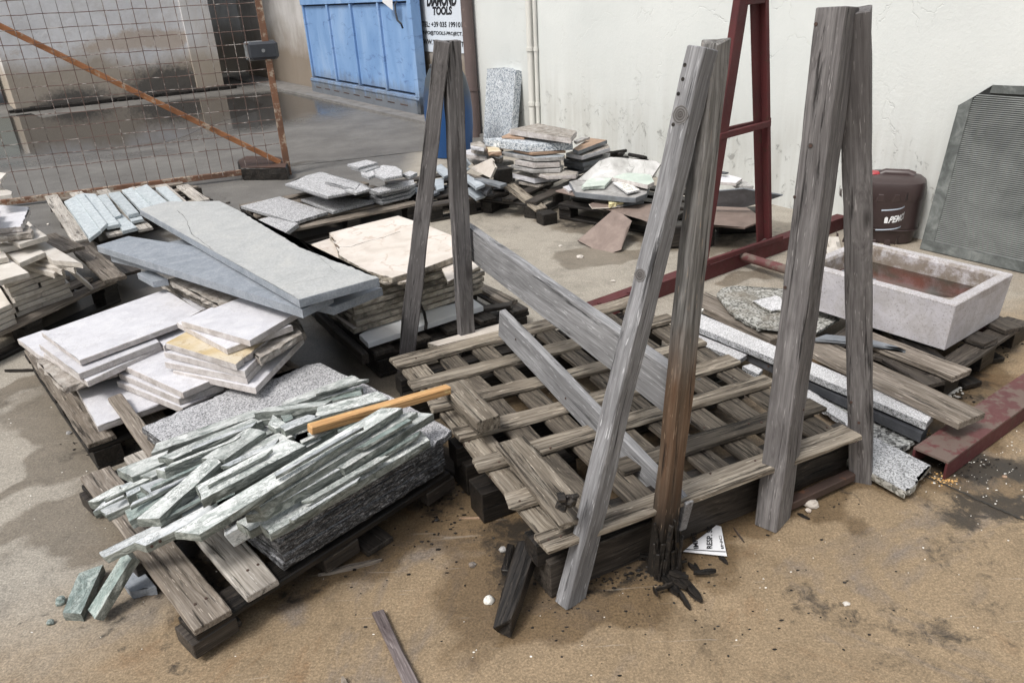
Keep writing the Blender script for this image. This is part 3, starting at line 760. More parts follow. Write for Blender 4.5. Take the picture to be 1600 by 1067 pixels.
# ------------------------------------------------------------------ blue door
d0, d1 = at(489, 146), at(652, 185)
doff = (d1 - P0).dot(NW)
def onwall(px, py, off): return on_plane(px, py, P0 + NW * off, NW)
door = empty('sliding_door', d1, 'worn light blue metal door with rusty grimy foot in the grey rendered wall', 'door')
XW = -DW                                               # to the right along the wall as seen from the yard
mdoor = frame(d0, XW); Ld = (d1 - d0).length
def dbox(name, x0, x1, y0, y1, z0, z1, mat, parent=door, bev=.006):
    bm = bmesh.new(); addbox(bm, ((x0 + x1) / 2, (y0 + y1) / 2, (z0 + z1) / 2), (x1 - x0, y1 - y0, z1 - z0), bev=bev)
    return link(name, bm_mesh(bm), mat, mdoor, parent)
# local: x right, y (up x x) ... z up ; y sign that points to the yard:
ys = 1 if (mdoor.to_3x3() @ Vector((0, 1, 0))).dot(NW) > 0 else -1
def dz(px, py):                                         # height on the door plane
    return onwall(px, py, doff).z
def dx(px, py):
    return (onwall(px, py, doff) - d0).dot(XW)
ztop = dz(470.5, 9); zr = dz(488.5, 123)
ribs = [dx(501, 6), dx(537, 6), dx(580, 5), dx(627, 3)]
xs_ = [0.06] + ribs
dbox('frame', 0, Ld - .02, *sorted((-.16 * ys, -.10 * ys)), 0.0, 3.2, M['door_dark'])
for i in range(4):
    dbox('panel', xs_[i] + .03, xs_[i + 1] - .03, *sorted((-.10 * ys, -.055 * ys)), zr + .02, ztop - .02, M['door'])
for x in xs_:
    dbox('rib', x - .028, x + .028, *sorted((-.10 * ys, -.02 * ys)), zr, ztop + .3, M['door'])
dbox('bottom_plate', 0.0, Ld, *sorted((-.10 * ys, 0 * ys)), 0.02, zr - .01, M['door'])
dbox('rail', 0.0, Ld, *sorted((-.09 * ys, .012 * ys)), zr - .06, zr - .03, M['door'])
dbox('rail', 0.0, Ld, *sorted((-.10 * ys, -.01 * ys)), ztop, ztop + .10, M['door'])
dbox('upper_panel', .03, Ld - .25, *sorted((-.10 * ys, -.07 * ys)), ztop + .12, 2.6, M['grey_stone'])
for k in range(9):
    dbox('slot', .25 + k * Ld * .1, .25 + k * Ld * .1 + .24, *sorted((-.02 * ys, .004 * ys)), zr - .16, zr - .145, M['rust_brown'], bev=.001)
xc = dx(642, 159)
dbox('side_post', xc - .25 if xc - .25 > ribs[-1] else ribs[-1] + .03, Ld, *sorted((-.14 * ys, .0 * ys)), 0.0, 3.2, M['door'])
hb = bmesh.new()
def dpt(px, py, off=.06): return onwall(px, py, doff + off)
addtube(hb, [dpt(620, 3, 0), dpt(617, 8, .05), dpt(618, 20, .06), dpt(621, 32, .06), dpt(627, 38, .03), dpt(629, 44, .0)], .014, 8)
link('handle', bm_mesh(hb, smooth=True), M['lock'], Matrix.Identity(4), door)
bm = bmesh.new(); fs = [dpt(*q, .016) for q in ((596, -8), (613, -8), (614, 17), (598, 4))]
bm.faces.new([bm.verts.new(p) for p in fs]); 
r_ = bmesh.ops.extrude_face_region(bm, geom=bm.faces[:]); bmesh.ops.translate(bm, verts=[v for v in r_['geom'] if isinstance(v, bmesh.types.BMVert)], vec=NW * .002)
link('notice_sheet', bm_mesh(bm), M['paper'], Matrix.Identity(4), door)

# ------------------------------------------------------------------ lettering
def text_mesh(s, bold=0.0):
    cu = bpy.data.curves.new('txt', 'FONT'); cu.body = s; cu.size = 1.0; cu.offset = bold; cu.extrude = 0.0; cu.resolution_u = 4
    ob = bpy.data.objects.new('txt', cu); COL.objects.link(ob)
    dg = bpy.context.evaluated_depsgraph_get(); me = bpy.data.meshes.new_from_object(ob.evaluated_get(dg))
    bpy.data.objects.remove(ob); bpy.data.curves.remove(cu)
    v = np.zeros(len(me.vertices) * 3); me.vertices.foreach_get('co', v); v = v.reshape(-1, 3)
    v[:, :2] -= v[:, :2].min(0); v[:, 0] /= v[:, 0].max(); v[:, 1] /= v[:, 1].max(); v[:, 2] = 0
    return me, v
def put_text(s, fn, mat, parent, bold=.02, name='lettering'):
    """fn maps (u,v) in the unit box of the line to a world point"""
    me, v = text_mesh(s, bold)
    q = np.array([tuple(fn(a, b)) for a, b, _ in v]); me.vertices.foreach_set('co', q.ravel()); me.update()
    me.materials.clear()
    return link(name, me, mat, Matrix.Identity(4), parent)
def quad_fn(bl, br, tr, tl):
    return lambda u, v: (bl.lerp(br, u)).lerp(tl.lerp(tr, u), v)
soff = SETB + .012
sg = [(651, -60), (652, 66), (658, 76), (664, 81), (726, 84), (722, -60)]
sP = [onwall(x, y, soff) for x, y in sg]
sgn = empty('sign_board', sP[0] + NW * -.02, 'white sign on the grey wall reading DIAMOND TOOLS with telephone and web address', 'sign')
bm = bmesh.new(); loft(bm, [[p - NW * .01 for p in sP], sP])
link('board', bm_mesh(bm), M['sign'], Matrix.Identity(4), sgn)
def wall_line(s, x0, x1, yb0, yt0, yb1, yt1, bold=.02):
    o_ = soff + .004
    put_text(s, quad_fn(onwall(x0, yb0, o_), onwall(x1, yb1, o_), onwall(x1, yt1, o_), onwall(x0, yt0, o_)), M['ink'], sgn, bold)
wall_line('DIAMOND', 667, 713, 11, -10, 10, -11, .045)
wall_line('TOOLS', 675.5, 706, 24.5, 11, 23.5, 10, .045)
wall_line('TEL: +39 035 1991013', 659, 727, 42.5, 34, 43.5, 35, .02)
wall_line('INFO@TOOLS-PROJECT.COM', 660, 737, 55.5, 48, 58.5, 51, .02)
wall_line('WWW.TOOLS-PROJECT.COM', 656, 742, 71, 61, 78, 67, .02)

# ------------------------------------------------------------------ pipes on the wall
pc = empty('downpipe', CORNER + NW * .08, 'brown downpipe at the corner between sign board and white wall', 'pipe')
base = on_plane(742, 200, P0 + NW * .075, NW); base.z = 0
bm = bmesh.new(); addtube(bm, [base + Vector((0, 0, -.02)), base + Vector((0, 0, 5))], .066, 20)
link('tube', bm_mesh(bm, smooth=True), M['pipe_brown'], Matrix.Identity(4), pc)
for z_ in (.52, 2.4):
    bm = bmesh.new(); addtube(bm, [base + Vector((0, 0, z_)), base + Vector((0, 0, z_ + .03))], .074, 20)
    link('collar', bm_mesh(bm), M['pipe_brown'], Matrix.Identity(4), pc)
bm = bmesh.new(); addtube(bm, [base + Vector((0, 0, -.02)), base + Vector((0, 0, .5))], .070, 20)
link('shoe', bm_mesh(bm, smooth=True), M['pipe_brown'], Matrix.Identity(4), pc)
for px_, r_, lab in ((824.5, .034, 'wider of the two white pipes on the plaster wall, nearest the leaning granite'), (833, .02, 'thinner white conduit with a joint, right of the wider white pipe')):
    b_ = on_plane(px_ + 8, 190, P0 + NW * (r_ + .004), NW); b_.z = 0
    e_ = empty('conduit', b_, lab, 'pipe', 'white pipes on the plaster wall')
    bm = bmesh.new(); addtube(bm, [b_ + Vector((0, 0, .0)), b_ + Vector((0, 0, 5))], r_, 14)
    link('tube', bm_mesh(bm, smooth=True), M['pipe_white'], Matrix.Identity(4), e_)
    for z_ in (.45, .98, 2.6):
        bm = bmesh.new(); addtube(bm, [b_ + Vector((0, 0, z_)), b_ + Vector((0, 0, z_ + .035))], r_ * 1.25, 14)
        link('clip', bm_mesh(bm), M['pipe_white'], Matrix.Identity(4), e_)

# ------------------------------------------------------------------ mesh gate
g0, g1 = at(455, 272), at(0, 325)
gd = (g0 - g1).normalized(); gn = Vector((-gd.y, gd.x, 0))
def ong(x, y): return on_plane(x, y, g0, gn)
gate = empty('mesh_gate', g0, 'rusty steel gate of welded wire mesh with diagonal brace standing open at the left', 'gate')
def bar(name, a, b, wd, dp, mat, parent, up=None, bev=.003):
    d = b - a; m = frame((a + b) / 2, d, up or Vector((0, 0, 1))); bm = bmesh.new()
    addbox(bm, (0, 0, 0), (d.length, dp, wd), bev=bev)
    return link(name, bm_mesh(bm), mat, m, parent)
pt, pb = ong(402.5, 0), ong(449, 262)
xg = ong(449, 262); top = Vector((xg.x, xg.y, 2.3))
bar('post', Vector((xg.x, xg.y, .0)), top, .085, .06, M['rust'], gate, up=gn)
rl0 = ong(440, 264); rl0.z = .075
rl1 = g1 - gd * 1.2; rl1.z = ong(0, 320).z
bar('bottom_rail', rl1, rl0, .05, .05, M['rust'], gate)
q0, q1 = ong(0, 41), ong(438, 254)
bar('diagonal_brace', q0 + (q0 - q1) * .3 + gn * .0, q1, .045, .05, M['rust_orange'], gate)
off = -gn * .04 if (-gn).dot(CAM - g0) > 0 else gn * .04
gl = (g0 - g1).length
bm = bmesh.new()
xr0 = ong(402, 130); xr = (xr0 - g0).dot(gd)
h0 = .0
vx = [ (ong(x, 100) - g0).dot(gd) for x in (14.5, 41, 66, 91, 115.5, 139, 162, 184.5, 206.5, 228.5, 250, 271.5, 292.5, 312, 333, 352.5, 372, 391)]
stepv = (vx[-1] - vx[0]) / (len(vx) - 1)
for k in range(-8, len(vx)):
    s_ = vx[0] + k * stepv if k < 0 else vx[k]
    p = g0 + gd * s_
    addtube(bm, [Vector((p.x, p.y, .06)) + off, Vector((p.x + random.uniform(-.004, .004), p.y, 1.2)) + off, Vector((p.x, p.y, 2.3)) + off], .0034, 5)
zpost = [ong(397, y).z for y in (26, 49, 70.5, 90, 111, 131, 150)]
stz = (zpost[0] - zpost[-1]) / 6
for k in range(16):
    z_ = zpost[0] - (k - 5) * stz
    if z_ < .10: break
    a = g0 + gd * (xr + .1) + off * .9; b = g0 + gd * (vx[0] - 8 * stepv) + off * .9
    n_ = 24; addtube(bm, [Vector((*(a.lerp(b, i / n_)).xy, z_ + random.uniform(-.004, .004))) for i in range(n_ + 1)], .0034, 5)
tag(link('wire_mesh', bm_mesh(bm), M['rust_dark'], Matrix.Identity(4), gate), kind='stuff')
lk = ong(411, 79)
ml = frame(lk + off * .4, gd)
bm = bmesh.new(); addbox(bm, (0, 0, 0), (.27, .10, .155), bev=.03)
case = link('lock_case', bm_mesh(bm), M['lock'], ml, gate)
bm = bmesh.new(); addbox(bm, (-.02, .02 if off.dot(gn) < 0 else -.02, 0), (.285, .075, .168), bev=.03)
link('rim', bm_mesh(bm), M['lock_grey'], ml, case)
bm = bmesh.new(); sgn_ = 1 if (ml.to_3x3() @ Vector((0, 1, 0))).dot(off) > 0 else -1
addtube(bm, [(0, sgn_ * .05, 0), (0, sgn_ * .058, 0)], .016, 12); link('keyhole', bm_mesh(bm), M['lock_grey'], ml, case)
# concrete block under the gate
bp = [at(x, y, .13) for x, y in ((374, 262), (372, 250), (385, 244), (440, 245), (448, 252), (447, 262))]
tag(slab('concrete_block', [(376, 263), (371, 251), (384, 244), (438, 245), (450, 253), (448, 262)], .12, .12, [M['rust_brown'], M['wood_black']], rough=.01, bev=.01),
    'dark rough block lying on the ground under the rusty gate corner', 'block')

# ------------------------------------------------------------------ blue barrel
bc = at(706, 243)
def lathe(prof, n=32):
    bm = bmesh.new(); loft(bm, [[Vector((r * math.cos(2 * math.pi * k / n), r * math.sin(2 * math.pi * k / n), z)) for k in range(n)] for r, z in prof])
    return bm_mesh(bm, smooth=True)
bar_ = empty('plastic_barrel', bc, 'tall blue plastic barrel with faded dark top behind the far wooden legs', 'barrel')
link('body', lathe([(.17, 0), (.20, .01), (.225, .12), (.245, .3), (.25, .45), (.24, .62), (.205, .78), (.165, .86), (.15, .88)]), M['barrel'], Matrix.Translation(bc), bar_)
link('lid', lathe([(.148, .88), (.152, .885), (.152, .905), (.145, .91)]), M['slate_dark'], Matrix.Translation(bc), bar_)

# ================================================================== TIMBER RACK AND PALLETS
def V(x, y, z=0.0): return Vector((x, y, z))
def above(px, py, yimg):
    """height above the ground point under (px,py) that shows at image row yimg"""
    g = at(px, py); lo, hi = 0.0, 4.0
    for _ in range(40):
        m_ = (lo + hi) / 2; d = V(g.x, g.y, m_) - CAM
        y = 533.5 - FPX * d.dot(_UR) / d.dot(_F)
        if y > yimg: lo = m_
        else: hi = m_
    return V(g.x, g.y, lo)
def post(name, p0, p1, a, b, mat, parent, yaw, ragged=0.0, taper=1.0):
    """leg: a x b section, yaw = direction that the a face is square to"""
    d = (p1 - p0); x = d.normalized()
    yv = V(math.cos(R(yaw)), math.sin(R(yaw))); yv = (yv - x * yv.dot(x)).normalized(); zv = x.cross(yv)
    m = Matrix((x, yv, zv)).transposed().to_4x4(); m.translation = (p0 + p1) / 2 + zv * b / 2
    return link(name, board_mesh(d.length, a, b, rough=.003, ragged=ragged, segs=24, taper=taper), mat, m, parent)
rack = empty('stone_rack', at(960, 900), 'grey timber A-frame rack with three pairs of tall weathered legs over the slatted pallet', 'rack')
T2 = V(.455, 1.765, 1.425); T1 = V(-.185, 3.0, 1.39); T3 = V(.845, 2.03, 1.47)
b2a, b2b = at(886, 930), at(1013, 873)
AD = (at(1316, 668, .25) - at(853, 856, .25)).normalized()       # along the slats
BD = V(-AD.y, AD.x)
ya = math.degrees(math.atan2(AD.y, AD.x))
for T_ in (T2, T3, T1): T_ -= BD * .04
l2a = post('leg', b2a - BD * .02, T2 - AD * .034 + V(0, 0, -.01), .080, .046, M['wood_grey'], rack, ya + 14, taper=.64); l2a.data.materials.clear(); l2a.data.materials.append(M['wood_silver'])
l2b = post('leg', b2b - BD * .055, T2 + AD * .006 + BD * .01, .070, .045, M['wood_leg_brown'], rack, ya + 8, ragged=.02, taper=.74); tag(l2b, 'leg with bare orange brown heartwood and a rotten black foot')
b3a, b3b = at(1200, 808), at(1338, 740)
l3a = post('leg', b3a - BD * .02, T3 - AD * .030, .108, .072, M['wood_brown_grey'], rack, ya + 20, taper=.84)
l3b = post('leg', b3b - BD * .02, T3 + AD * .032 - V(0, 0, .01), .085, .07, M['wood_brown_grey'], rack, ya + 36)
b1a, b1b = at(632, 592), at(731, 582)
l1a = post('leg', b1a, T1 - AD * .030, .074, .045, M['wood_brown_grey'], rack, ya - 26, taper=.8)
l1b = post('leg', b1b, T1 + AD * .004, .074, .04, M['wood_brown_grey'], rack, ya + 0, taper=.9)
for nm, p, s_ in (('knot_hole', None, 0),): pass
# base beams
fb0, fb1 = at(862, 935) + V(0, 0, .125), at(1342, 728) + V(0, 0, .125)
fb0 += BD * .05; fb1 += BD * .055
fbm = board('base_beam', fb0, fb1, .10, .125, M['wood_dark'], rack, rough=.004)
board('base_beam', fb0 + BD * .55 + V(0, 0, 0), fb1 + BD * .55, .10, .12, M['wood_black'], rack, rough=.004)
board('base_beam', fb0 + BD * 1.08, fb1 + BD * 1.08, .10, .12, M['wood_black'], rack, rough=.004)
sa0, sa1 = at(1206, 799, .03), at(1330, 742, .03)
bar('steel_angle', sa0, sa1, .03, .035, M['rust_brown'], rack)
# rail from the far pair to the near pair
r0, r1 = at(728, 350, .70), None
g2 = V(b2b.x, b2b.y, 0)
def at_t(x, y, P, nrm): return on_plane(x, y, P, nrm)
railN = V(-(b2b - b1b).y, (b2b - b1b).x).normalized()
if railN.x < 0: railN = -railN
railP = b2b + railN * .075
a0 = on_plane(730, 349, railP, railN); a1 = on_plane(1078, 590, railP, railN)
bz0 = on_plane(728, 402, railP, railN); bz1 = on_plane(1078, 668, railP, railN)
hgt = ((a0 - bz0).length + (a1 - bz1).length) / 2 * .92
board('rail', a0, a1, .035, hgt, M['wood_rail'], rack, rough=.002)
# loose board on edge
xP = at(784, 545, .255); xQ = b2b + AD * .085 + BD * .04; xn = V(-(xQ - xP).y, (xQ - xP).x).normalized()
c0 = on_plane(786, 484, xP, xn); c1 = on_plane(1078, 784, xP, xn)
o = board('board_on_edge', c0, c1, .03, .118, M['wood_rail'], rough=.002)
tag(o, 'long grey board standing on edge across the slats, its near end beside the brown leg', 'board')
# bent nails and rot at the feet
bm = bmesh.new(); q = on_plane(889, 779, b2a, -AD); q = on_plane(887, 779, b2a.lerp(T2, .2) - BD * .045, BD)
for k in range(9):
    addbox(bm, q + V(random.uniform(-.018, .018), random.uniform(-.012, .012), random.uniform(-.02, .02)), (.03, .012, .02), Matrix.Rotation(random.uniform(0, 3), 3, (random.random(), random.random(), 1)), bev=.002)
tag(link('rusted_bracket', bm_mesh(bm), M['wood_black'], Matrix.Identity(4), rack), kind='stuff')
# charred base of the brown leg
bm = bmesh.new()
for k in range(46):
    a = b2b + AD * random.uniform(-.036, .040) - BD * random.uniform(.05, .095)
    h_ = random.uniform(.03, .20) * (1 if k < 24 else .6)
    addbox(bm, a + V(0, 0, h_ / 2), (random.uniform(.004, .015), random.uniform(.003, .008), h_), Matrix.Rotation(random.uniform(-.12, .12), 3, 'X') @ Matrix.Rotation(random.uniform(-.14, .14), 3, 'Y') @ Matrix.Rotation(random.uniform(0, 3), 3, 'Z'), bev=.002)
tag(link('rotten_foot', bm_mesh(bm), M['wood_black'], Matrix.Identity(4), rack), kind='stuff')

# --- slatted pallet under the rack
Lp = [(610, 559), (636, 593), (667, 627), (706, 668), (737, 715), (787, 770), (836, 832)]
Rp = [(985, 461), (1040, 489), (1088, 525), (1137, 553), (1193, 583), (1264, 622), (1317, 661)]
Zt = .225
pal = empty('slatted_pallet', at(720, 720), 'weathered slatted pallet lying between the legs of the grey timber rack', 'pallet')
for i, (l, r_) in enumerate(zip(Lp, Rp)):
    a, b = at(*l, Zt), at(*r_, Zt); d = (b - a).normalized(); n_ = V(d.y, -d.x)
    wds = [.088, .075, .07, .075, .072, .075, .078][i]
    a += n_ * wds / 2; b += n_ * wds / 2
    if i == 4:                                          # broken slat: stub, then the rest
        board('slat', a, a + d * .13, wds, .018, M['wood_pallet'], pal, rough=.004, ragged=.02)
        board('slat', a + d * .20, b, wds, .018, M['wood_pallet'], pal, rough=.004, ragged=.02)
    elif i == 5:
        board('slat', a, a + d * .15, wds, .018, M['wood_pallet'], pal, rough=.004, ragged=.02)
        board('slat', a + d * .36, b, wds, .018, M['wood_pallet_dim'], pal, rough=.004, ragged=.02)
    else:
        board('slat', a, b, wds, .018, M['wood_pallet' if i not in (2,) else 'wood_pallet'], pal, rough=.004, bow=-.006, ragged=.008)
pL0, pL1 = at(613, 572, .203), at(846, 852, .203); pR0, pR1 = at(1000, 470, .203), at(1322, 672, .203)
nb = 8
for k in range(nb):
    u = (k + .5) / nb
    a = pL0.lerp(pR0, u); b = pL1.lerp(pR1, u)
    wd_ = .10 if k in (0, nb - 1) else .088
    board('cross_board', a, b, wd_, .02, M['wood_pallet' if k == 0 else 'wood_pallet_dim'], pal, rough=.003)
for v_ in (.05, .5, .95):
    a = pL0.lerp(pL1, v_) + V(0, 0, -.021); b = pR0.lerp(pR1, v_) + V(0, 0, -.021)
    board('stringer', a, b, .075, .075, M['wood_black'], pal)
o = board('timber_end', at(742, 758, .12), at(742, 758, .12) + AD * .35, .10, .115, M['wood_black'], rough=.006)
tag(o, 'black rotten timber block sticking out under the left side of the slatted pallet', 'timber')

def loose_board(name, q, z, t, mat, label, cat='board', **kw):
    """four photo points of the top face: p0 p1 one long side, p3 p2 the other"""
    P = [at(x, y, z) for x, y in q] if not isinstance(z, (list, tuple)) else [at(q[i][0], q[i][1], z[i]) for i in range(4)]
    a = (P[0] + P[3]) / 2; b = (P[1] + P[2]) / 2
    up = (P[1] - P[0]).cross(P[3] - P[0]).normalized()
    if up.z < 0: up = -up
    wd = ((P[3] - P[0]).length + (P[2] - P[1]).length) / 2
    o = board(name, a, b, wd, t, mat, up=up, **kw); return tag(o, label, cat) if label else o
loose_board('wood_block', [(688, 600), (743, 657), (781, 650), (728, 593)], .305, .05, M['wood_pallet'], 'short thick wooden block with a knot lying across the slats at the left edge', 'block')
loose_board('short_board', [(773, 692), (876, 820), (925, 800), (820, 681)], .275, .022, M['wood_pallet'], 'short pale board lying across the slats and ending at the nearest grey leg', 'board')
loose_board('charred_timber', [(812, 842), (770, 972), (795, 975), (842, 848)], [.13, .06, .06, .13], .05, M['wood_black'], 'black rotten timber leaning out from under the pallet corner towards the camera', 'timber', rough=.006, ragged=.03)
loose_board('charred_splinter', [(790, 850), (785, 890), (794, 892), (806, 850)], .03, .02, M['wood_black'], 'black rotten splinter between the leaning black timber and the white marble chip', 'splinter', rough=.004, ragged=.02)

def pallet(corner, along, side, z, label, mats=('wood_pallet', 'wood_dark'), nb=5, base=.0, wd=.10, blocks=True, ends=(0, 1), group=None):
    """corner/along/side: world points of the deck"""
    u = along - corner; v = side - corner
    e = empty('pallet', V(*(corner + (u + v) / 2).xy, base), label, 'pallet', group)
    un, vn = u.normalized(), v.normalized(); v = v - un * v.dot(un); vn = v.normalized()
    for k in range(nb):
        s_ = (k + .5) / nb; s_ = (wd / 2 + (v.length - wd) * k / (nb - 1)) / v.length
        a = corner + v * s_ + V(0, 0, z - corner.z)
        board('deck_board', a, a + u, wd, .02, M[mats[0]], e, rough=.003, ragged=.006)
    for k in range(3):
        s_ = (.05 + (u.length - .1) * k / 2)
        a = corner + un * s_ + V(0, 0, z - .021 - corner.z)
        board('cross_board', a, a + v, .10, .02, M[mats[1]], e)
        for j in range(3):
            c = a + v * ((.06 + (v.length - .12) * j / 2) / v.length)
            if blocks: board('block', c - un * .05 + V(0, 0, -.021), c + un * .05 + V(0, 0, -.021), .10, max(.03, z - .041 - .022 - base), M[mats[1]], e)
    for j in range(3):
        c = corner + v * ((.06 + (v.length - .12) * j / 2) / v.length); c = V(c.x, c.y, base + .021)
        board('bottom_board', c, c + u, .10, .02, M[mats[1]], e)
    return e
# pallet under the green strips (deck boards run away to the left)
gc = at(331.8, 967, .12); ga = at(149, 736, .12); gs = gc + AD * .92
GD = (at(690, 728, .12) - at(446, 880, .12)).normalized()
e = empty('pallet', at(420, 860), 'grey pallet with two bare deck boards in front of the green stone strips', 'pallet')
for k in range(6):
    off_ = [0, .115, .34, .50, .66, .86][k]
    a = gc + GD * off_; b = ga + GD * off_
    if k > 0: a += (ga - gc).normalized() * [0, -.0, .03, .01, .02, .0][k]
    if k == 1:
        a = (at(430, 905, .12) + at(391, 929, .12)) / 2; b = a + (ga - gc)
    if k > 1: a = at(446, 880, .12).lerp(at(690, 728, .12), (off_ - .18) / .74)
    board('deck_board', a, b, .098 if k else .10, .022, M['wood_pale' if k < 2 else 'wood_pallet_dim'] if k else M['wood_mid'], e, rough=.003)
for s_ in (.06, .5, .94):
    a = gc.lerp(ga, s_) + V(0, 0, -.023) - GD * .05; b = a + GD * .90
    board('cross_board', a, b, .10, .022, M['wood_black'], e)
    for t_ in (.05, .5, .95):
        c = a.lerp(b, t_) + V(0, 0, -.023); board('block', c - GD * .06, c + GD * .06, .10, .052, M['wood_dark'], e)
for t_ in (.05, .5, .95):
    a = (gc + GD * (1.0 * t_ - .02)); b = (ga + GD * (1.0 * t_ - .02)); d = (b - a).normalized()
    board('bottom_board', V(a.x, a.y, .022) - d * (.01 if t_ > .4 else -.05) + GD * (.05 if t_ > .4 else 0), V(b.x, b.y, .022) + d * .05, .10, .02, M['wood_dark'], e)

# --- white marble pallet
mc = at(135, 694, .125)
mdir = (at(45, 560, .125) - mc).normalized()
mside = V(mdir.y, -mdir.x)
if mside.x < 0: mside = -mside
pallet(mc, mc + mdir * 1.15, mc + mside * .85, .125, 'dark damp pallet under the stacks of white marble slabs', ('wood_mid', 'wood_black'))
# pallet under the cream limestone stack
tc = at(585, 552, .13); td = (at(490, 470, .13) - tc).normalized(); ts = V(td.y, -td.x)
if ts.x < 0: ts = -ts
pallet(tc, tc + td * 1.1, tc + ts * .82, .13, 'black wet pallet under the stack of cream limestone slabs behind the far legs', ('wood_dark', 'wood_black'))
# cream tile pallet far left
cc = at(182, 437, .14); cl_ = at(-120, 575, .14); cd_ = V(-(cl_ - cc).y, (cl_ - cc).x).normalized()
if cd_.y < 0: cd_ = -cd_
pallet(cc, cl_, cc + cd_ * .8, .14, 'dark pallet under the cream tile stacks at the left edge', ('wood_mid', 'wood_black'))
# pallet with blue strips
uc = at(137, 374, .14); ul = at(325, 316, .14); us = at(70, 306, .14)
v_ = us - uc
e2 = empty('pallet', V(*uc.xy, 0), 'sun bleached pallet holding the pale blue stone strips in front of the gate', 'pallet')
for k, (q0, q1) in enumerate([((126.5, 375), (79, 305)), ((180, 366), (118, 300)), ((227, 357), (160, 296)), ((270, 340), (210, 292)), ((292, 325), (251, 289)), ((317, 313), (284, 289))]):
    board('deck_board', at(*q0, .14), at(*q1, .14), .10, .02, M['wood_pale'], e2, rough=.003)
for q0, q1 in (((126, 368), (322, 308)), ((100, 338), (305, 290)), ((82, 312), (285, 285))):
    a, b = at(*q0, .118), at(*q1, .118); board('cross_board', a, b, .10, .02, M['wood_mid'], e2)
    for t_ in (.03, .5, .97):
        c = a.lerp(b, t_) + V(0, 0, -.021); d = (b - a).normalized(); board('block', c - d * .06, c + d * .06, .09, .075, M['wood_dark'], e2)
    board('bottom_board', V(a.x, a.y, .022), V(b.x, b.y, .022), .10, .02, M['wood_dark'], e2)
# pallet under the granite offcuts
k0, k1 = at(440, 362, .13), at(655, 317, .13); kd = V(-(k1 - k0).y, (k1 - k0).x).normalized() * 1.0
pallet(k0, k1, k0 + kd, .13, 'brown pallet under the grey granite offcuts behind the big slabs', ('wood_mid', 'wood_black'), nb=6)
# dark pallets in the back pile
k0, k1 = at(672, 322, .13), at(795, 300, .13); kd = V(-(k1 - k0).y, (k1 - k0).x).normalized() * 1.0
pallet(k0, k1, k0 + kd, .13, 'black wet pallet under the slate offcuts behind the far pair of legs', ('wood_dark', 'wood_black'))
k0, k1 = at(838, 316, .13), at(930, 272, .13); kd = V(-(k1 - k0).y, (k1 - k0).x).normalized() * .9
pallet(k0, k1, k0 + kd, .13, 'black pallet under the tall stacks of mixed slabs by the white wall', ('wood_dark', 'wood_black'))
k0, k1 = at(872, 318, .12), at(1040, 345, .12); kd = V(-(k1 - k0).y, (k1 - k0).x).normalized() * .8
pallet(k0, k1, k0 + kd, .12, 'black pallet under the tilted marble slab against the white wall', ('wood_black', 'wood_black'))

# plank leaning down from the slate pallet, with its end blocks
pl = empty('broken_plank', at(853, 345), 'grey broken pallet plank sloping to the ground with a black block at each end', 'plank')
board('plank', at(789, 283, .20), at(846, 326, .09), .10, .022, M['wood_pallet'], pl, rough=.004)
def cube_block(name, px, py, z, s, yaw, parent):
    c = at(px, py, z); bm = bmesh.new(); addbox(bm, c - V(0, 0, s[2] / 2), s, Matrix.Rotation(R(yaw), 3, 'Z'), bev=.006)
    return link(name, bm_mesh(bm), M['wood_black'], Matrix.Identity(4), parent)
cube_block('block', 854, 331, .085, (.12, .11, .085), 25, pl)
cube_block('block', 785, 262, .31, (.12, .11, .11), 25, pl)

# ================================================================== STONE
MAR = [M['marble'], M['marble_side']]; MARR = [M['marble_rough'], M['marble_rough']]
TRA = [M['travertine'], M['travertine_side']]; CRE = [M['cream'], M['cream_side']]
BLU = [M['blue_side'], M['blue_side']]; BLT = [M['blue_top'], M['blue_side']]
GRE = [M['green'], M['green_side']]; GRP = [M['green_pale'], M['green_side']]; GRD = [M['green_dark'], M['green_side']]
GL = [M['gran_light'], M['gran_grey']]; GG = [M['gran_grey'], M['gran_grey']]; GB = [M['gran_blue'], M['gran_blue']]
def S(px, z, t, mats, label=None, cat='slab', name='stone_slab', group=None, zr=None, **kw):
    if zr: px = [zr(*q) for q in px]
    o = slab(name, px, z, t, mats, **kw)
    return tag(o, label, cat, group)
def under(o_px, z, t, mats, label, shift=(0, 0), rot=0.0, scale=1.0, cat='slab', name='stone_slab', group=None, **kw):
    """a slab below another: same outline, shifted/turned a little in the world"""
    P = [at(x, y, z) for x, y in o_px]; c = sum(P, Vector()) / len(P); m = Matrix.Rotation(R(rot), 3, 'Z')
    P = [c + m @ (p - c) * scale + V(*shift) for p in P]
    return tag(slab_w(name, P, t, mats, **kw), label, cat, group)
def stack(px, ztop, zbot, n, mats, what, where, group, name='stone_slab', cat='slab', jit=.02, rotj=2.0, ords=True, **kw):
    t = (ztop - zbot) / n
    words = ['topmost', 'second', 'third', 'fourth', 'fifth', 'sixth', 'seventh', 'eighth', 'ninth', 'tenth', 'eleventh']
    for i in range(n):
        lab = f"{words[i] if i < n - 1 else 'lowest'} {what} {'from the top ' if 0 < i < n - 1 else ''}{where}"
        P = [at(x, y, ztop) for x, y in px]; c = sum(P, Vector()) / len(P); m = Matrix.Rotation(R(random.uniform(-rotj, rotj)), 3, 'Z')
        P = [c + m @ (p - c) + V(random.uniform(-jit, jit), random.uniform(-jit, jit), -i * t) for p in P]
        tag(slab_w(name, P, t * random.uniform(.82, .94), mats, **kw), lab, cat, group)

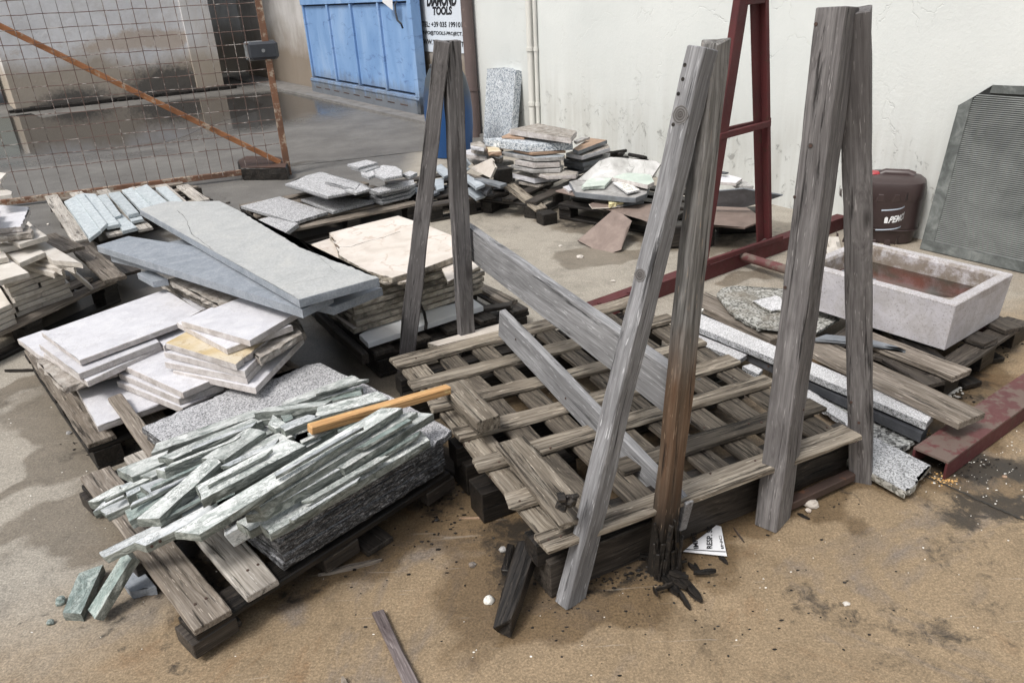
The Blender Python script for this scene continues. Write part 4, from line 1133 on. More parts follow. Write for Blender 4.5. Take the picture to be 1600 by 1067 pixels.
# ---- granite stack under the green strips
gt = [(222, 668), (300, 634), (370, 604), (440, 588), (478, 570), (500, 566), (520, 576), (610, 618), (706, 672), (672, 700), (440, 822), (252, 690)]
S(gt, .262, .024, [M['gran_mid'], M['gran_layer']], 'large speckled granite slab under the green strips, rough snowy far edge showing', rough=.004, ragged=(0, 1, 2, 3, 4, 8))
for i in range(5):
    P = [at(x, y, .262) for x, y in ((226, 672), (505, 572), (690, 676), (432, 824))]
    P = [p + V(random.uniform(-.006, .006), random.uniform(-.006, .006), -.025 * (i + 1)) for p in P]
    tag(slab_w('granite_slab', P, .0225, [M['gran_mid'], M['gran_layer']], rough=.002, side_rough=.004, step=.02), ['second', 'third', 'fourth', 'fifth', 'lowest'][i] + ' dark split granite slab ' + ('from the top ' if i < 4 else '') + 'in the stack under the green strips', 'slab', 'dark granite slabs under the green strips')

# ---- green schist strips
A, B_, C_ = zoomed(5.926, 130, 640), zoomed(4.56, 370, 560), zoomed(5.926, 270, 700)
GS = 'green stone strips heaped on the granite'
def strip(p0, p1, w_, z0, z1, mats, label, t=.028, zr=None, roll=0, name='stone_strip', group=GS, rough=.002, ragged=(1, 3)):
    if zr: p0, p1 = zr(*p0), zr(*p1)
    a, b = at(*p0, z0), at(*p1, z1); d = (b - a).normalized(); s_ = V(-d.y, d.x).normalized()
    if roll: s_ = Matrix.Rotation(R(roll), 3, d) @ s_
    k = random.uniform(-.018, .018); k2 = random.uniform(-.018, .018); wa, wb = w_ * random.uniform(.86, 1.06) / 2, w_ * random.uniform(.82, 1.06) / 2
    P = [a - s_ * wa + d * k2, b - s_ * wb + d * k, b + s_ * wb - d * k, a + s_ * wa - d * k2]
    t = t * random.uniform(.8, 1.1)
    return tag(slab_w(name, P, t, mats, rough=rough, side_rough=.003, step=.03, ragged=ragged, rag=.004, bev=.0012), label, 'stone strip', group)
# hidden fill that carries the top pieces
for i, (p0, p1) in enumerate([((230, 745), (420, 668)), ((215, 775), (430, 690)), ((250, 800), (470, 700)), ((300, 815), (520, 712)), ((380, 822), (600, 700)), ((340, 790), (560, 690)), ((420, 700), (560, 640)), ((460, 690), (600, 640)), ((350, 735), (470, 690))]):
    strip(p0, p1, .075, .292, .292, [GRE, GRD][i % 2], ['first', 'second', 'third', 'fourth', 'fifth', 'sixth', 'seventh', 'eighth', 'ninth'][i] + ' green strip of the hidden bottom layer, counted from the left end', t=.028)
L = [
 ((240, 700), (404, 643), .055, .300, .300, GRE, 'long flat green strip along the far left edge of the heap, beside the granite'),
 ((194, 739), (262, 712), .078, .318, .318, GRE, 'blunt wide green strip end pointing at the grey stick'),
 ((258, 716), (402, 655), .05, .335, .335, GRE, 'layered green strip with pale torn lower edge near the grey stick'),
 ((250, 735), (331, 708), .03, .338, .338, GRP, 'slim straight green strip lying under the layered strip'),
 ((226, 744), (252, 733), .045, .312, .312, GRE, 'stubby green strip end between two longer ones at the left'),
 ((146, 783), (192, 757), .03, .262, .275, GRE, 'thin leaf of green stone farthest left in the layered bundle'),
 ((152, 792), (206, 764), .03, .252, .268, GRP, 'second thin leaf of green stone in the layered bundle at the left'),
 ((160, 801), (228, 770), .05, .25, .275, GRP, 'lavender grey strip with broad front face at the left end of the heap'),
 ((192, 768), (226, 752), .075, .298, .298, GRP, 'white crumbly stone piece on the left end of the heap'),
 ((226, 765), (322, 727), .06, .312, .312, GRP, 'lavender strip under the diagonal green strip'),
 ((198, 806), (256, 774), .055, .29, .305, GRD, 'dark teal edged strip end beneath the diagonal strip'),
 ((231, 810), (338, 716), .062, .352, .352, GRE, 'diagonal green strip lying across the others on the left side'),
 ((333, 717), (402, 670), .075, .352, .352, GRE, 'wide pale green piece with broken dark end in the heap middle'),
 ((350, 724), (446, 678), .06, .332, .332, GRE, 'stippled green strip behind the broad grey green strip'),
 ((310, 770), (462, 690), .078, .380, .380, GRE, 'broad grey green strip with knobbly left end, middle of the heap'),
 ((364, 756), (500, 682), .035, .335, .335, GRE, 'narrow rough edged strip squeezed between two broad strips'),
 ((278, 797), (318, 778), .07, .318, .318, GRP, 'short cracked pale piece under the knobbly strip'),
 ((252, 813), (282, 799), .055, .30, .30, GRE, 'small grey piece under the tip of the diagonal strip'),
 ((158, 867), (262, 817), .045, .205, .285, GRP, 'blue grey strip sticking out lowest on the left over the bare board'),
 ((218, 850), (334, 790), .042, .315, .325, GRP, 'pale strip whose end rests above the pallet board knot'),
 ((292, 833), (612, 637), .068, .394, .400, GRE, 'longest wide pale green strip with feather pattern across the heap'),
 ((330, 812), (350, 800), .05, .31, .31, GRP, 'small pale stub beside the longest strip'),
 ((398, 788), (640, 644), .045, .368, .370, GRE, 'long rough brownish green strip beside the longest strip'),
 ((398, 802), (530, 728), .036, .345, .346, GRP, 'straight pale strip in front of the rough brownish strip'),
 ((526, 730), (666, 645), .045, .350, .352, GRE, 'green strip with dark wavy flank reaching the right end'),
 ((414, 826), (664, 680), .07, .300, .300, GRE, 'flat dark green strip along the near edge on the granite'),
 ((440, 634), (556, 589), .05, .312, .318, GRE, 'green strip at the back of the heap with square far end'),
 ((455, 632), (553, 603), .05, .298, .298, GRP, 'thin strip fanned under the square ended one at the back'),
 ((475, 628), (566, 610), .06, .29, .29, GRD, 'dark teal flat strip fanned out at the back of the heap'),
 ((405, 641), (512, 629), .035, .352, .352, GRE, 'upper of two stacked strips at the back left'),
 ((404, 652), (492, 640), .05, .325, .325, GRE, 'lower of two stacked strips at the back left'),
 ((494, 644), (598, 617), .075, .352, .352, GRE, 'wide pale green strip behind the orange batten'),
 ((441, 669), (491, 649), .042, .352, .352, GRP, 'short pale bar between the stacked strips and the batten'),
 ((422, 655), (440, 666), .045, .358, .35, GRE, 'tiny pale chip standing beside the short bar'),
 ((440, 655), (455, 648), .05, .335, .335, GRD, 'dark square chip behind the short bar'),
 ((488, 680), (524, 668), .045, .335, .335, GRP, 'short grey piece below the tip of the orange batten'),
 ((500, 662), (528, 650), .04, .325, .325, GRD, 'dark piece tucked behind the orange batten'),
]
for p0, p1, w_, z0, z1, m_, lab in L:
    strip(p0, p1, w_, z0, z1, m_, lab)
slv = [((168, 775), (250, 738), .302), ((205, 788), (300, 742), .318), ((238, 760), (345, 712), .345), ((262, 728), (372, 684), .352), ((300, 700), (398, 662), .350), ((262, 806), (345, 762), .335), ((330, 752), (420, 706), .392), ((352, 728), (432, 690), .352),
       ((388, 772), (470, 726), .385), ((470, 690), (560, 650), .352), ((430, 742), (560, 668), .418), ((560, 700), (640, 655), .372), ((480, 782), (600, 712), .325), ((455, 812), (560, 748), .312), ((585, 716), (655, 676), .322), ((500, 612), (570, 592), .322)]
for i, (p0, p1, z_) in enumerate(slv):
    strip(p0, p1, random.uniform(.012, .026), z_, z_ + .004, [GRE, GRP, GRD][i % 3], ['first', 'second', 'third', 'fourth', 'fifth', 'sixth', 'seventh', 'eighth', 'ninth', 'tenth', 'eleventh', 'twelfth', 'thirteenth', 'fourteenth', 'fifteenth', 'sixteenth'][i] + ' thin sliver in the green heap, counted roughly from the left', t=.012)
# strip standing on its edge
q0 = at(356, 834, .262); q1 = at(532, 735, .330); pn = V(-(q1 - q0).y, (q1 - q0).x).normalized()
if pn.dot(CAM - q0) < 0: pn = -pn
o = board('stone_strip', q0 - V(0, 0, .024), q1 - V(0, 0, .024), .052, .022, M['green_pale'], up=pn, rough=.002, ragged=.012)
tag(o, 'pale strip standing on its edge in front of the granite, chipped left end', 'stone strip', GS)
o = board('batten', at(484, 664, .392), at(700, 602, .33), .034, .028, M['wood_new'], rough=.001)
tag(o, 'fresh orange wooden batten lying from the green strips to the slatted pallet', 'batten')
# grey stick
o = board('wooden_stick', at(179, 617, .255), at(243, 707, .21), .05, .02, M['wood_mid'], rough=.003, ragged=.02)
tag(o, 'grey weathered stick leaning between the white marble pallet and the green strips', 'stick')
# offcuts on the ground
LG = 'green offcuts fallen on the ground'
strip((112, 958), (142, 888), .06, .03, .035, GRD, 'rough dark green offcut lying on the concrete beside a small green stone', group=LG)
strip((142, 960), (200, 866), .052, .035, .15, GRD, 'smooth dark green offcut leaning against the pallet corner', group=LG)
strip((196, 886), (224, 920), .062, .03, .03, [M['blue_side'], M['blue_side']], 'blue grey flat offcut beside the bare pallet board', group=LG)
def rock(name, px, py, r, mat, label, cat='stone', flat=.75, z=None, parent=None, seed=None):
    c = at(px, py); bm = bmesh.new(); bmesh.ops.create_icosphere(bm, subdivisions=2, radius=r)
    s_ = random.random() * 50
    for v in bm.verts:
        k = 1 + noise.noise(v.co / r * .9 + V(s_, 0)) * .55 + noise.noise(v.co / r * 2.2 + V(s_, 9)) * .2
        v.co = V(v.co.x * k, v.co.y * k * .85, v.co.z * k * flat)
    o = link(name, bm_mesh(bm), mat, Matrix.Translation(V(c.x, c.y, r * flat * .75)), parent)
    return tag(o, label, cat)
rock('green_stone', 96, 942, .017, M['green_dark'], 'small green stone beside the rough green offcut')
rock('green_stone', 80, 974, .011, M['green_dark'], 'tiny green pebble nearest the bottom left of the loose offcuts')
rock('granite_chunk', 180, 912, .028, M['gran_dark'], 'dark granite chunk between the green offcut and the blue grey one', flat=.5)
rock('marble_chip', 765, 940, .016, M['chip_white'], 'white marble chip beside the black leaning timber', 'chip')
rock('limestone_lump', 1268, 790, .024, M['travertine'], 'cream stone lump in front of the rusty steel angle', flat=.6)
rock('limestone_chip', 1262, 800, .010, M['travertine'], 'small cream chip touching the cream stone lump', 'chip')
rock('grey_chip', 786, 862, .012, M['grey_stone'], 'grey chip beside the black splinter under the pallet corner', 'chip')
rock('wood_crumb', 738, 884, .011, M['wood_leg_brown'], 'brown wood crumb on the concrete left of the black leaning timber', 'crumb', flat=.5)
rock('pebble', 1322, 944, .010, M['cream'], 'flat yellowish pebble on the stained concrete at the lower right', 'pebble', flat=.4)
rock('gravel_lump', 108, 678, .010, M['grey_stone'], 'small grey pebble near the corner of the marble pallet', 'pebble')

# ---- white marble pallet
D, E_ = zoomed(5.333, 20, 440), zoomed(3.194, 0, 430)
MG = 'white marble slabs stacked on the damp pallet'
lowst = [(60, 572), (300, 480), (420, 560), (118, 640)]
S([(116, 602), (180, 570), (262, 580), (330, 606), (257, 628), (152, 666)], .215, .026, MAR, 'low white marble slab under the grey stick, front left of the pallet', group=MG, rough=.0015)
for i in range(2):
    under([(120, 604), (250, 560), (340, 600), (262, 628), (156, 664)], .187 - i * .027, .025, [M['marble'], M['marble_rough']], ['upper', 'lower'][i] + ' rough edged marble slab beneath the low one under the grey stick', shift=(random.uniform(-.01, .01), .0), group=MG, rough=.004, side_rough=.006, step=.02)
for i in range(5):
    under([(62, 562), (240, 500), (300, 540), (106, 606)], .285 - i * .029, .026, [M['marble_rough'], M['marble_rough']], ['highest', 'second', 'third', 'fourth', 'lowest'][i] + ' rough dirty marble layer ' + ('down ' if 0 < i < 4 else '') + 'at the left corner of the marble pallet', shift=(random.uniform(-.02, .02), random.uniform(-.02, .02)), group=MG, rough=.006, side_rough=.008, step=.02)
S([(27, 530), (66, 516), (240, 520), (200, 570), (64, 557)], .292, .026, MAR, 'white marble slab sticking out farthest left under the largest one', group=MG, rough=.001)
S([(68, 552), (210, 505), (256, 540), (136, 596)], .318, .024, [M['marble'], M['marble_side']], 'third marble slab down under the largest one, pinkish sawn edge', group=MG, rough=.002)
S([(61, 538), (200, 480), (249, 534), (123, 584)], .345, .026, MAR, 'second marble slab down under the largest one', group=MG, rough=.001)
S([(65, 520), (258, 452), (313, 486), (277, 506), (124, 563)], .374, .022, MAR, 'largest white marble slab lying on top at the left of the pallet', group=MG, rough=.001)
S([(240, 526), (274, 510), (296, 520), (256, 540)], .33, .03, MAR, 'short pinkish marble block between the two marble stacks', group=MG)
sb = [(194, 572), (258, 545), (340, 590), (285, 613)]
S([(182, 596), (250, 566), (352, 606), (285, 637)], .245, .026, MAR, 'lowest slab of the small square marble stack in front', group=MG)
S([(185, 583), (254, 556), (348, 600), (279, 623)], .273, .026, MAR, 'middle slab of the small square marble stack in front', group=MG)
S(sb, .302, .026, MAR, 'top slab of the small square marble stack in front', group=MG)
for i, (q, z) in enumerate([([(270, 579), (330, 548), (474, 527), (399, 606)], .315), ([(257, 566), (330, 540), (440, 530), (385, 590)], .342), ([(256, 550), (330, 530), (430, 530), (382, 580)], .370)]):
    S(q, z, .025, MAR, ['lowest', 'second lowest', 'third lowest'][i] + ' slab of the fanned marble stack beside the blue grey slabs', group=MG)
S([(258, 536), (291, 518), (450, 505), (368, 569)], .398, .025, [M['marble_yellow'], M['marble_side']], 'yellow stained marble slab in the middle of the fanned stack', group=MG, ragged=(2,))
S([(276, 504), (330, 480), (457, 508), (354, 545)], .424, .024, MAR, 'second slab from the top of the fanned marble stack', group=MG)
S([(283, 502), (377, 464), (468, 486), (390, 532)], .450, .024, MAR, 'top slab of the fanned marble stack, under the blue grey slab tip', group=MG)
for i in range(7):
    under([(340, 500), (440, 470), (476, 520), (410, 560)], .385 - i * .032, .028, [M['marble_rough'], M['marble_rough']], 'rough marble layer number ' + ['one', 'two', 'three', 'four', 'five', 'six', 'seven'][i] + ' down on the right side of the fanned stack', shift=(random.uniform(-.02, .02), random.uniform(-.02, .02)), group=MG, rough=.006, side_rough=.008, step=.025)
S([(275, 459), (300, 450), (345, 476), (310, 486)], .33, .022, [M['marble'], M['marble_side']], 'small lavender marble piece behind the largest marble slab', group=MG)
BK = 'broken beige slabs under the blue grey slabs'
for i in range(9):
    under([(258, 438), (330, 420), (400, 470), (345, 486)], .43 - i * .034, .028, [M['marble_rough'], M['marble_rough']], ['topmost', 'second', 'third', 'fourth', 'fifth', 'sixth', 'seventh', 'eighth', 'lowest'][i] + ' broken beige slab ' + ('down ' if 0 < i < 8 else '') + 'below the left half of the blue grey slabs', shift=(random.uniform(-.03, .03), random.uniform(-.03, .03)), rot=random.uniform(-5, 5), group=BK, rough=.008, side_rough=.008, step=.03)

# ---- blue grey slabs
BGr = 'long blue grey slabs crossing above the marble'
S([(250, 381), (340, 364), (470, 440), (400, 452)], .492, .03, BLU, 'blue grey slab half hidden between the two big ones', group=BGr)
S([(172, 399), (215, 388), (597, 449), (520, 480)], .488, .034, BLU, 'lowest blue grey slab whose end shows under the right tip', group=BGr)
S([(214, 427), (235, 421), (262, 436), (238, 440)], .44, .03, BLU, 'small grey granite block under the left ends of the blue grey slabs', group=BGr)
S([(151, 384), (200, 369), (300, 384), (520, 460), (472, 484)], .530, .034, BLU, 'long blue grey slab pointing left under the cracked dusty one', group=BGr)
big = S([(217, 327), (262, 315), (343, 314), (376, 330), (402, 346), (470, 387), (592, 434), (467, 468)], .572, .034, BLT, 'big dusty grey slab with a hairline crack on top of the blue grey slabs', rough=.0008, ragged=(3, 4, 5), rag=.005)
def crack_line(pts, z, parent, wd=.0025, name='crack'):
    P = []
    for a, b in zip(pts[:-1], pts[1:]):
        a, b = at(*a, z), at(*b, z)
        for k in range(6):
            q = a.lerp(b, k / 6); P.append(q + V(random.uniform(-.003, .003), random.uniform(-.003, .003)))
    bm = bmesh.new(); prev = None
    for i, p in enumerate(P):
        d = (P[min(i + 1, len(P) - 1)] - P[max(i - 1, 0)]).normalized(); n_ = V(-d.y, d.x); w_ = wd * random.uniform(.3, 1)
        a = bm.verts.new(p + n_ * w_ / 2 + V(0, 0, .0008)); b = bm.verts.new(p - n_ * w_ / 2 + V(0, 0, .0008))
        if prev: bm.faces.new((prev[0], prev[1], b, a))
        prev = (a, b)
    return link(name, bm_mesh(bm), M['joint'], Matrix.Identity(4), parent)
crack_line([(277, 329), (288, 338), (300, 366), (318, 380), (336, 393)], .572, big, .003)
crack_line([(468, 376), (500, 402), (528, 428), (478, 440), (440, 446)], .572, big, .0012)

# ---- cream limestone stack
TG = 'cream limestone slabs stacked behind the far legs'
tt = [(520, 398), (640, 352), (757, 398), (600, 447)]
wp = S([(561, 523), (600, 500), (739, 467), (755, 478), (575, 536)], .172, .026, [M['print_white'], M['print_white']], 'smooth white slab at the foot of the cream limestone stack')
base_px = [(557, 522), (490, 478), (640, 425), (757, 457)]
Pb = [at(x, y, .175) for x, y in base_px]
words = ['lowest', 'second lowest', 'third lowest', 'fourth lowest', 'fifth lowest', 'sixth lowest', 'seventh lowest', 'eighth lowest', 'ninth lowest']
c = sum(Pb, Vector()) / 4
for i in range(9):
    m = Matrix.Rotation(R(random.uniform(-1, 1)), 3, 'Z')
    P = [c + m @ (p - c) + V(random.uniform(-.012, .012), random.uniform(-.012, .012), .0285 * (i + 1)) for p in Pb]
    tag(slab_w('limestone_slab', P, .0245, TRA, rough=.002, side_rough=.003, step=.03, bev=.003), words[i] + ' cream slab in the limestone stack', 'slab', TG)
zt = .175 + .0285 * 9
S([(486, 382), (516, 372), (600, 400), (640, 440), (600, 442)], zt + .014, .012, TRA, 'thin cream piece showing left of the cracked top limestone slab', group=TG, ragged=(2, 3))
o = S([(514, 364), (560, 352), (622, 337), (668, 352), (706, 368), (708, 402), (660, 420), (612, 434), (568, 421), (530, 398), (529, 385)], zt + .042, .026, TRA, 'cracked cream limestone slab with broken left edge on top of its stack', group=TG, rough=.001, ragged=(7, 8, 9, 10))
crack_line([(530, 386), (548, 386), (575, 377), (600, 371), (630, 360)], zt + .042, o, .004)
S([(690, 420), (720, 395), (752, 404), (754, 414), (700, 440)], zt + .01, .012, TRA, 'limestone corner piece right of the far brown leg', group=TG)
o = board('plank', at(496, 486, .16), at(570, 552, .15), .03, .05, M['wood_dark'], rough=.003); tag(o, 'dark wet plank beside the foot of the cream limestone stack', 'plank')
o = board('plank', at(738, 440, .15), at(800, 470, .15), .07, .02, M['wood_mid'], rough=.004); tag(o, 'grey board at the right end of the limestone pallet', 'board')
o = board('plank', at(742, 482, .14), at(798, 474, .16), .05, .02, M['wood_dark'], rough=.004, ragged=.02); tag(o, 'broken dark board in front of the grey board by the limestone pallet', 'board')
S([(668, 536), (740, 516), (782, 505), (790, 520), (700, 545)], .20, .02, TRA, 'flat cream stone showing behind the first slat of the pallet', rough=.001)
S([(390, 640), (368, 600), (392, 550), (520, 520), (560, 570), (470, 590)], .02, .016, [M['gran_wet'], M['gran_wet']], 'flat dark stone sheet lying on the ground between the pallets') if False else None
bm = bmesh.new(); kp = on_plane(656, 475, V(*at(640, 585).xy, 0), V(0, 1, 0))
pts = [at(651, 455, .33), at(656, 475, .28), at(663, 490, .22), at(666, 505, .18), at(665, 515, .16)]
addtube(bm, pts, .008, 8); tag(link('strap', bm_mesh(bm, smooth=True), M['wood_black'], Matrix.Identity(4)), 'black strap hanging behind the far left leg in front of the limestone', 'strap')

# ---- cream tiles, far left
Hh = zoomed(3.95, 0, 260)
CG = 'cream tiles stacked on the left pallet'
words7 = ['topmost', 'second', 'third', 'fourth', 'fifth', 'sixth', 'lowest']
for cx_, (bp_, nm) in enumerate([([(27, 489), (70, 472), (40, 440), (0, 452)], 'near column'), ([(69, 473), (111, 457), (85, 425), (45, 440)], 'right column'), ([(-22, 520), (26, 498), (0, 455), (-45, 475)], 'left column'), ([(-60, 480), (10, 450), (-10, 410), (-70, 430)], 'hidden back column'), ([(30, 440), (85, 420), (60, 390), (10, 405)], 'rear column')]):
    Pb = [at(x, y, .165) for x, y in bp_]; c = sum(Pb, Vector()) / 4
    nn_ = [7, 7, 4, 8, 8][cx_]
    for i in range(nn_):
        m = Matrix.Rotation(R(random.uniform(-2, 2)), 3, 'Z')
        P = [c + m @ (p - c) + V(random.uniform(-.008, .008), random.uniform(-.008, .008), .027 * i + .0) for p in Pb]
        lab = (['lowest', 'second lowest', 'third lowest', 'fourth lowest', 'fifth lowest', 'sixth lowest', 'seventh lowest', 'eighth lowest'][i]) + ' cream tile in the ' + nm + ' on the left pallet'
        tag(slab_w('cream_tile', P, .024, CRE, rough=.0008, side_rough=.001, step=.05), lab, 'tile', CG)
for q, z, lab in [
  ([(125, 605), (170, 590), (345, 650), (330, 662)], (.355, .365), 'lowest of the fanned cream tiles pointing right'),
  ([(175, 580), (235, 565), (392, 628), (378, 642)], (.37, .38), 'second lowest of the fanned cream tiles pointing right'),
  ([(235, 560), (290, 545), (465, 615), (455, 632)], (.39, .40), 'second highest of the fanned cream tiles pointing right'),
  ([(198, 470), (262, 455), (505, 598), (325, 580)], (.42, .42), 'highest of the fanned cream tiles pointing right'),
  ([(20, 520), (195, 470), (278, 530), (118, 597)], (.43, .43), 'square cream tile lying above the fan'),
  ([(-160, 610), (48, 562), (178, 655), (-60, 720)], (.42, .42), 'wide cream slab at the very left below the square tile'),
  ([(-120, 520), (10, 505), (48, 560), (-100, 590)], (.45, .45), 'cream tile cut off by the left edge, above the wide slab'),
  ([(-100, 500), (30, 470), (112, 485), (0, 510)], (.465, .465), 'grey cream slab edge under the two tiles at the left'),
  ([(40, 440), (200, 365), (292, 428), (118, 480)], (.49, .49), 'oblong cream tile just below the rough marble slabs'),
]:
    z = z[0]
    S(q, z, .026, CRE, lab, 'tile', 'cream_tile', CG, zr=Hh, rough=.0008, side_rough=.001)
S([(-150, 400), (20, 370), (150, 352), (200, 392), (190, 412), (-60, 440)], .525, .03, MARR, 'rough broken marble slab second from the top at the left edge', zr=Hh, ragged=(2, 3, 4))
S([(-160, 250), (0, 238), (182, 250), (128, 372), (-40, 388)], .555, .028, MAR, 'white marble slab on top of the cream tile pile at the left', zr=Hh, ragged=(2, 3))
S([(-80, 130), (0, 128), (75, 155), (70, 175), (-60, 190)], .66, .02, CRE, 'cream slab corner jutting in at the left edge below another', zr=Hh)
S([(-80, 30), (0, 38), (40, 42), (0, 85), (-60, 90)], .72, .02, CRE, 'cream slab corner jutting in highest at the left edge', zr=Hh)
for i in range(4):
    under([(-70, 330), (-6, 325), (-14, 340), (-60, 350)], .64 - i * .03, .026, CRE, 'cream tile at the left frame edge, layer ' + ['one', 'two', 'three', 'four'][i] + ' under the jutting corners', group=CG)
tg = zoomed(4, 0, 250)
P = [at(*tg(400, 640), .33), at(*tg(565, 752), .16), at(*tg(580, 738), .16), at(*tg(420, 628), .33)]
o = board('cream_tile', at(101, 410, .36), at(143, 446, .16), .05, .02, M['cream'], roll=R(50)); tag(o, 'cream tile leaning down to the pallet board at the right of the tile stacks', 'tile', CG)
loose_board('plank', [(66, 370), (112, 394), (118, 382), (76, 364)], .30, .022, M['wood_mid'], 'grey weathered plank behind the fanned cream tiles', rough=.003)
loose_board('plank', [(116, 390), (172, 440), (188, 428), (136, 382)], .20, .022, M['wood_mid'], 'brown weathered plank between the tile pallet and the blue grey slabs', rough=.004)
loose_board('plank', [(100, 372), (190, 432), (210, 420), (130, 372)], .12, .02, M['wood_dark'], 'dark plank under the brown weathered one', rough=.004)

# ---- pale blue strips on the bleached pallet
SB = [M['strip_blue'], M['strip_blue']]; BS = 'pale blue stone strips on the bleached pallet'
labs = ['first pale blue strip from the left, its near end lowest', 'second pale blue strip from the left, leaning on the first', 'third pale blue strip from the left, widest of its neighbours',
        'fourth pale blue strip, short end showing right of the third', 'lower near strip below the fourth, nearest the big slabs', 'fifth pale blue strip with one stacked beneath its near end', 'sixth pale blue strip from the left', 'seventh pale blue strip, darkly soiled across its middle', 'last pale strip at the right, next to the bare board']
qs = [([(100, 315), (118, 306), (158, 359), (139, 373)], .185), ([(117, 305), (130, 302), (167, 349), (157, 359)], .20), ([(130, 302), (149, 303), (187, 350), (166, 354)], .185), ([(152, 306), (166, 303), (190, 336), (178, 340)], .185), ([(176, 336), (190, 334), (214, 355), (191, 361)], .165), ([(169, 302), (187, 299), (217, 332), (200, 336)], .205), ([(190, 297), (206, 293), (238, 324), (222, 332)], .185), ([(210, 295), (229, 288), (265, 318), (240, 322)], .205), ([(243, 293), (260, 291), (286, 314), (268, 318)], .165)]
for (q, z), lab in zip(qs, labs): S(q, z, .026, SB, lab, 'stone strip', 'stone_strip', BS, rough=.001)
S([(200, 338), (218, 334), (224, 342), (206, 346)], .175, .02, SB, 'small pale blue piece tucked under the near end of the fifth strip', 'stone strip', 'stone_strip', BS)

# ---- granite offcuts
GO = 'grey granite offcuts on the brown pallet'
S([(376, 322), (437, 307), (512, 331), (461, 347)], .165, .022, [M['gran_far'], M['gran_grey']], 'square light granite tile lying flat at the left of the granite pallet', group=GO, ragged=(2,))
S([(397, 345), (420, 339), (466, 349), (447, 363)], .16, .03, [M['gran_far'], M['gran_grey']], 'small thick granite offcut in front of the square tile', group=GO)
S([(470, 311), (510, 304), (584, 314), (520, 331)], .165, .02, [M['gran_far'], M['gran_grey']], 'lowest granite slab under the main granite stack', group=GO)
tp = [(447, 287), (462, 282), (478, 275), (502, 269), (562, 287), (578, 295), (512, 307)]
for i in range(5):
    under(tp, .270 - i * .021, .019, GG, ['topmost', 'second', 'third', 'fourth', 'lowest'][i] + ' slab ' + ('from the top ' if 0 < i < 4 else '') + 'of the main granite stack behind the dusty slab', shift=(random.uniform(-.015, .015), random.uniform(-.015, .015)), rot=random.uniform(-2, 2), group=GO, rough=.003, side_rough=.004, step=.03)
S(tp, .292, .020, [M['gran_far'], M['gran_grey']], 'light granite slab with cut corner crowning the main granite stack', group=GO, rough=.001)
S([(508, 284), (520, 280), (562, 287), (556, 296)], .315, .02, [M['gran_far'], M['gran_grey']], 'narrow granite offcut lying on the crowning granite slab', group=GO, ragged=(1, 3))
S([(538, 297), (562, 290), (578, 295), (556, 302)], .31, .016, [M['gran_far'], M['gran_grey']], 'triangular granite offcut beside the narrow one', group=GO)
for i in range(3):
    S([(577, 312 - 6 * i), (600, 305 - 6 * i), (650, 298 - 6 * i), (640, 306 - 6 * i), (596, 317 - 6 * i)], .165 + .022 * i, .019, GG, ['bottom', 'middle', 'upper'][i] + ' long granite slab beneath the paver blocks', group=GO, rough=.002)
S([(578, 296), (604, 288), (646, 281), (648, 288), (592, 301)], .25, .02, [M['gran_far'], M['gran_grey']], 'long narrow granite slab nearest the far legs', group=GO)
for j, q in enumerate([[(563, 266), (572, 262), (584, 264), (590, 272), (576, 277), (565, 273)], [(582, 264), (598, 258), (618, 260), (628, 266), (628, 274), (600, 279), (584, 273)]]):
    for i in range(4):
        under(q, .345 - i * .024, .021, GG if i else [M['gran_far'], M['gran_grey']], ['topmost', 'second', 'third', 'lowest'][i] + ' eight sided paver ' + ('down ' if 0 < i < 3 else '') + 'in the ' + ['smaller left', 'larger right'][j] + ' paver column', 'shift' and (random.uniform(-.005, .005), 0), 0, 1.0, 'paver', 'paver', 'eight sided granite pavers', rough=.001, bev=.004)
S([(542, 257), (572, 250), (590, 254), (560, 262)], .375, .018, [M['gran_far'], M['gran_grey']], 'thin granite tile balanced on the left paver column', group=GO)
S([(548, 262), (570, 257), (594, 260), (570, 268)], .355, .016, GG, 'dark granite tile just below the balanced one', group=GO)
S([(628, 272), (640, 267), (652, 270), (640, 276)], .26, .025, [M['gran_far'], M['gran_grey']], 'small round edged granite piece right of the pavers', group=GO)

# ---- slates behind the far legs
K = zoomed(6.154, 640, 180)
SL = [M['slate'], M['slate']]; SP = [M['slate_pale'], M['slate_pale']]; SDk = [M['slate_dark'], M['slate_dark']]
SG = 'slate offcuts on the black pallet'
for q, z, m_, lab in [
  ([(230, 500), (300, 470), (420, 560), (330, 590)], .24, SP, 'pale slate between the two far legs, upper one'),
  ([(215, 620), (330, 600), (330, 700), (262, 720)], .18, SP, 'pale slate between the two far legs, middle one'),
  ([(-120, 700), (60, 690), (290, 735), (200, 775)], .16, SL, 'grey slate sticking out left of the far left leg'),
  ([(500, 590), (560, 570), (725, 665), (640, 700)], .26, SP, 'pale polished slate strip right of the far brown leg'),
  ([(505, 620), (640, 650), (790, 690), (740, 750)], .215, SDk, 'black slate strip under the pale polished one'),
  ([(515, 705), (600, 690), (727, 768), (640, 800)], .17, SP, 'pale blue slate strip lowest, pointing at the pallet corner'),
  ([(620, 610), (700, 600), (935, 655), (870, 680)], .27, SL, 'dark grey slate bar touching the black block'),
  ([(690, 700), (780, 680), (800, 740), (720, 760)], .19, SDk, 'black slate chip beside the pale blue slate strip'),
]:
    S(q, z, .02, m_, lab, group=SG, zr=K, rough=.001)
S([(490, 600), (560, 560), (700, 590), (600, 640)], .22, .02, [M['wood_mid'], M['wood_mid']], 'brown board end under the pale slates behind the brown leg', 'board', 'board', zr=K)
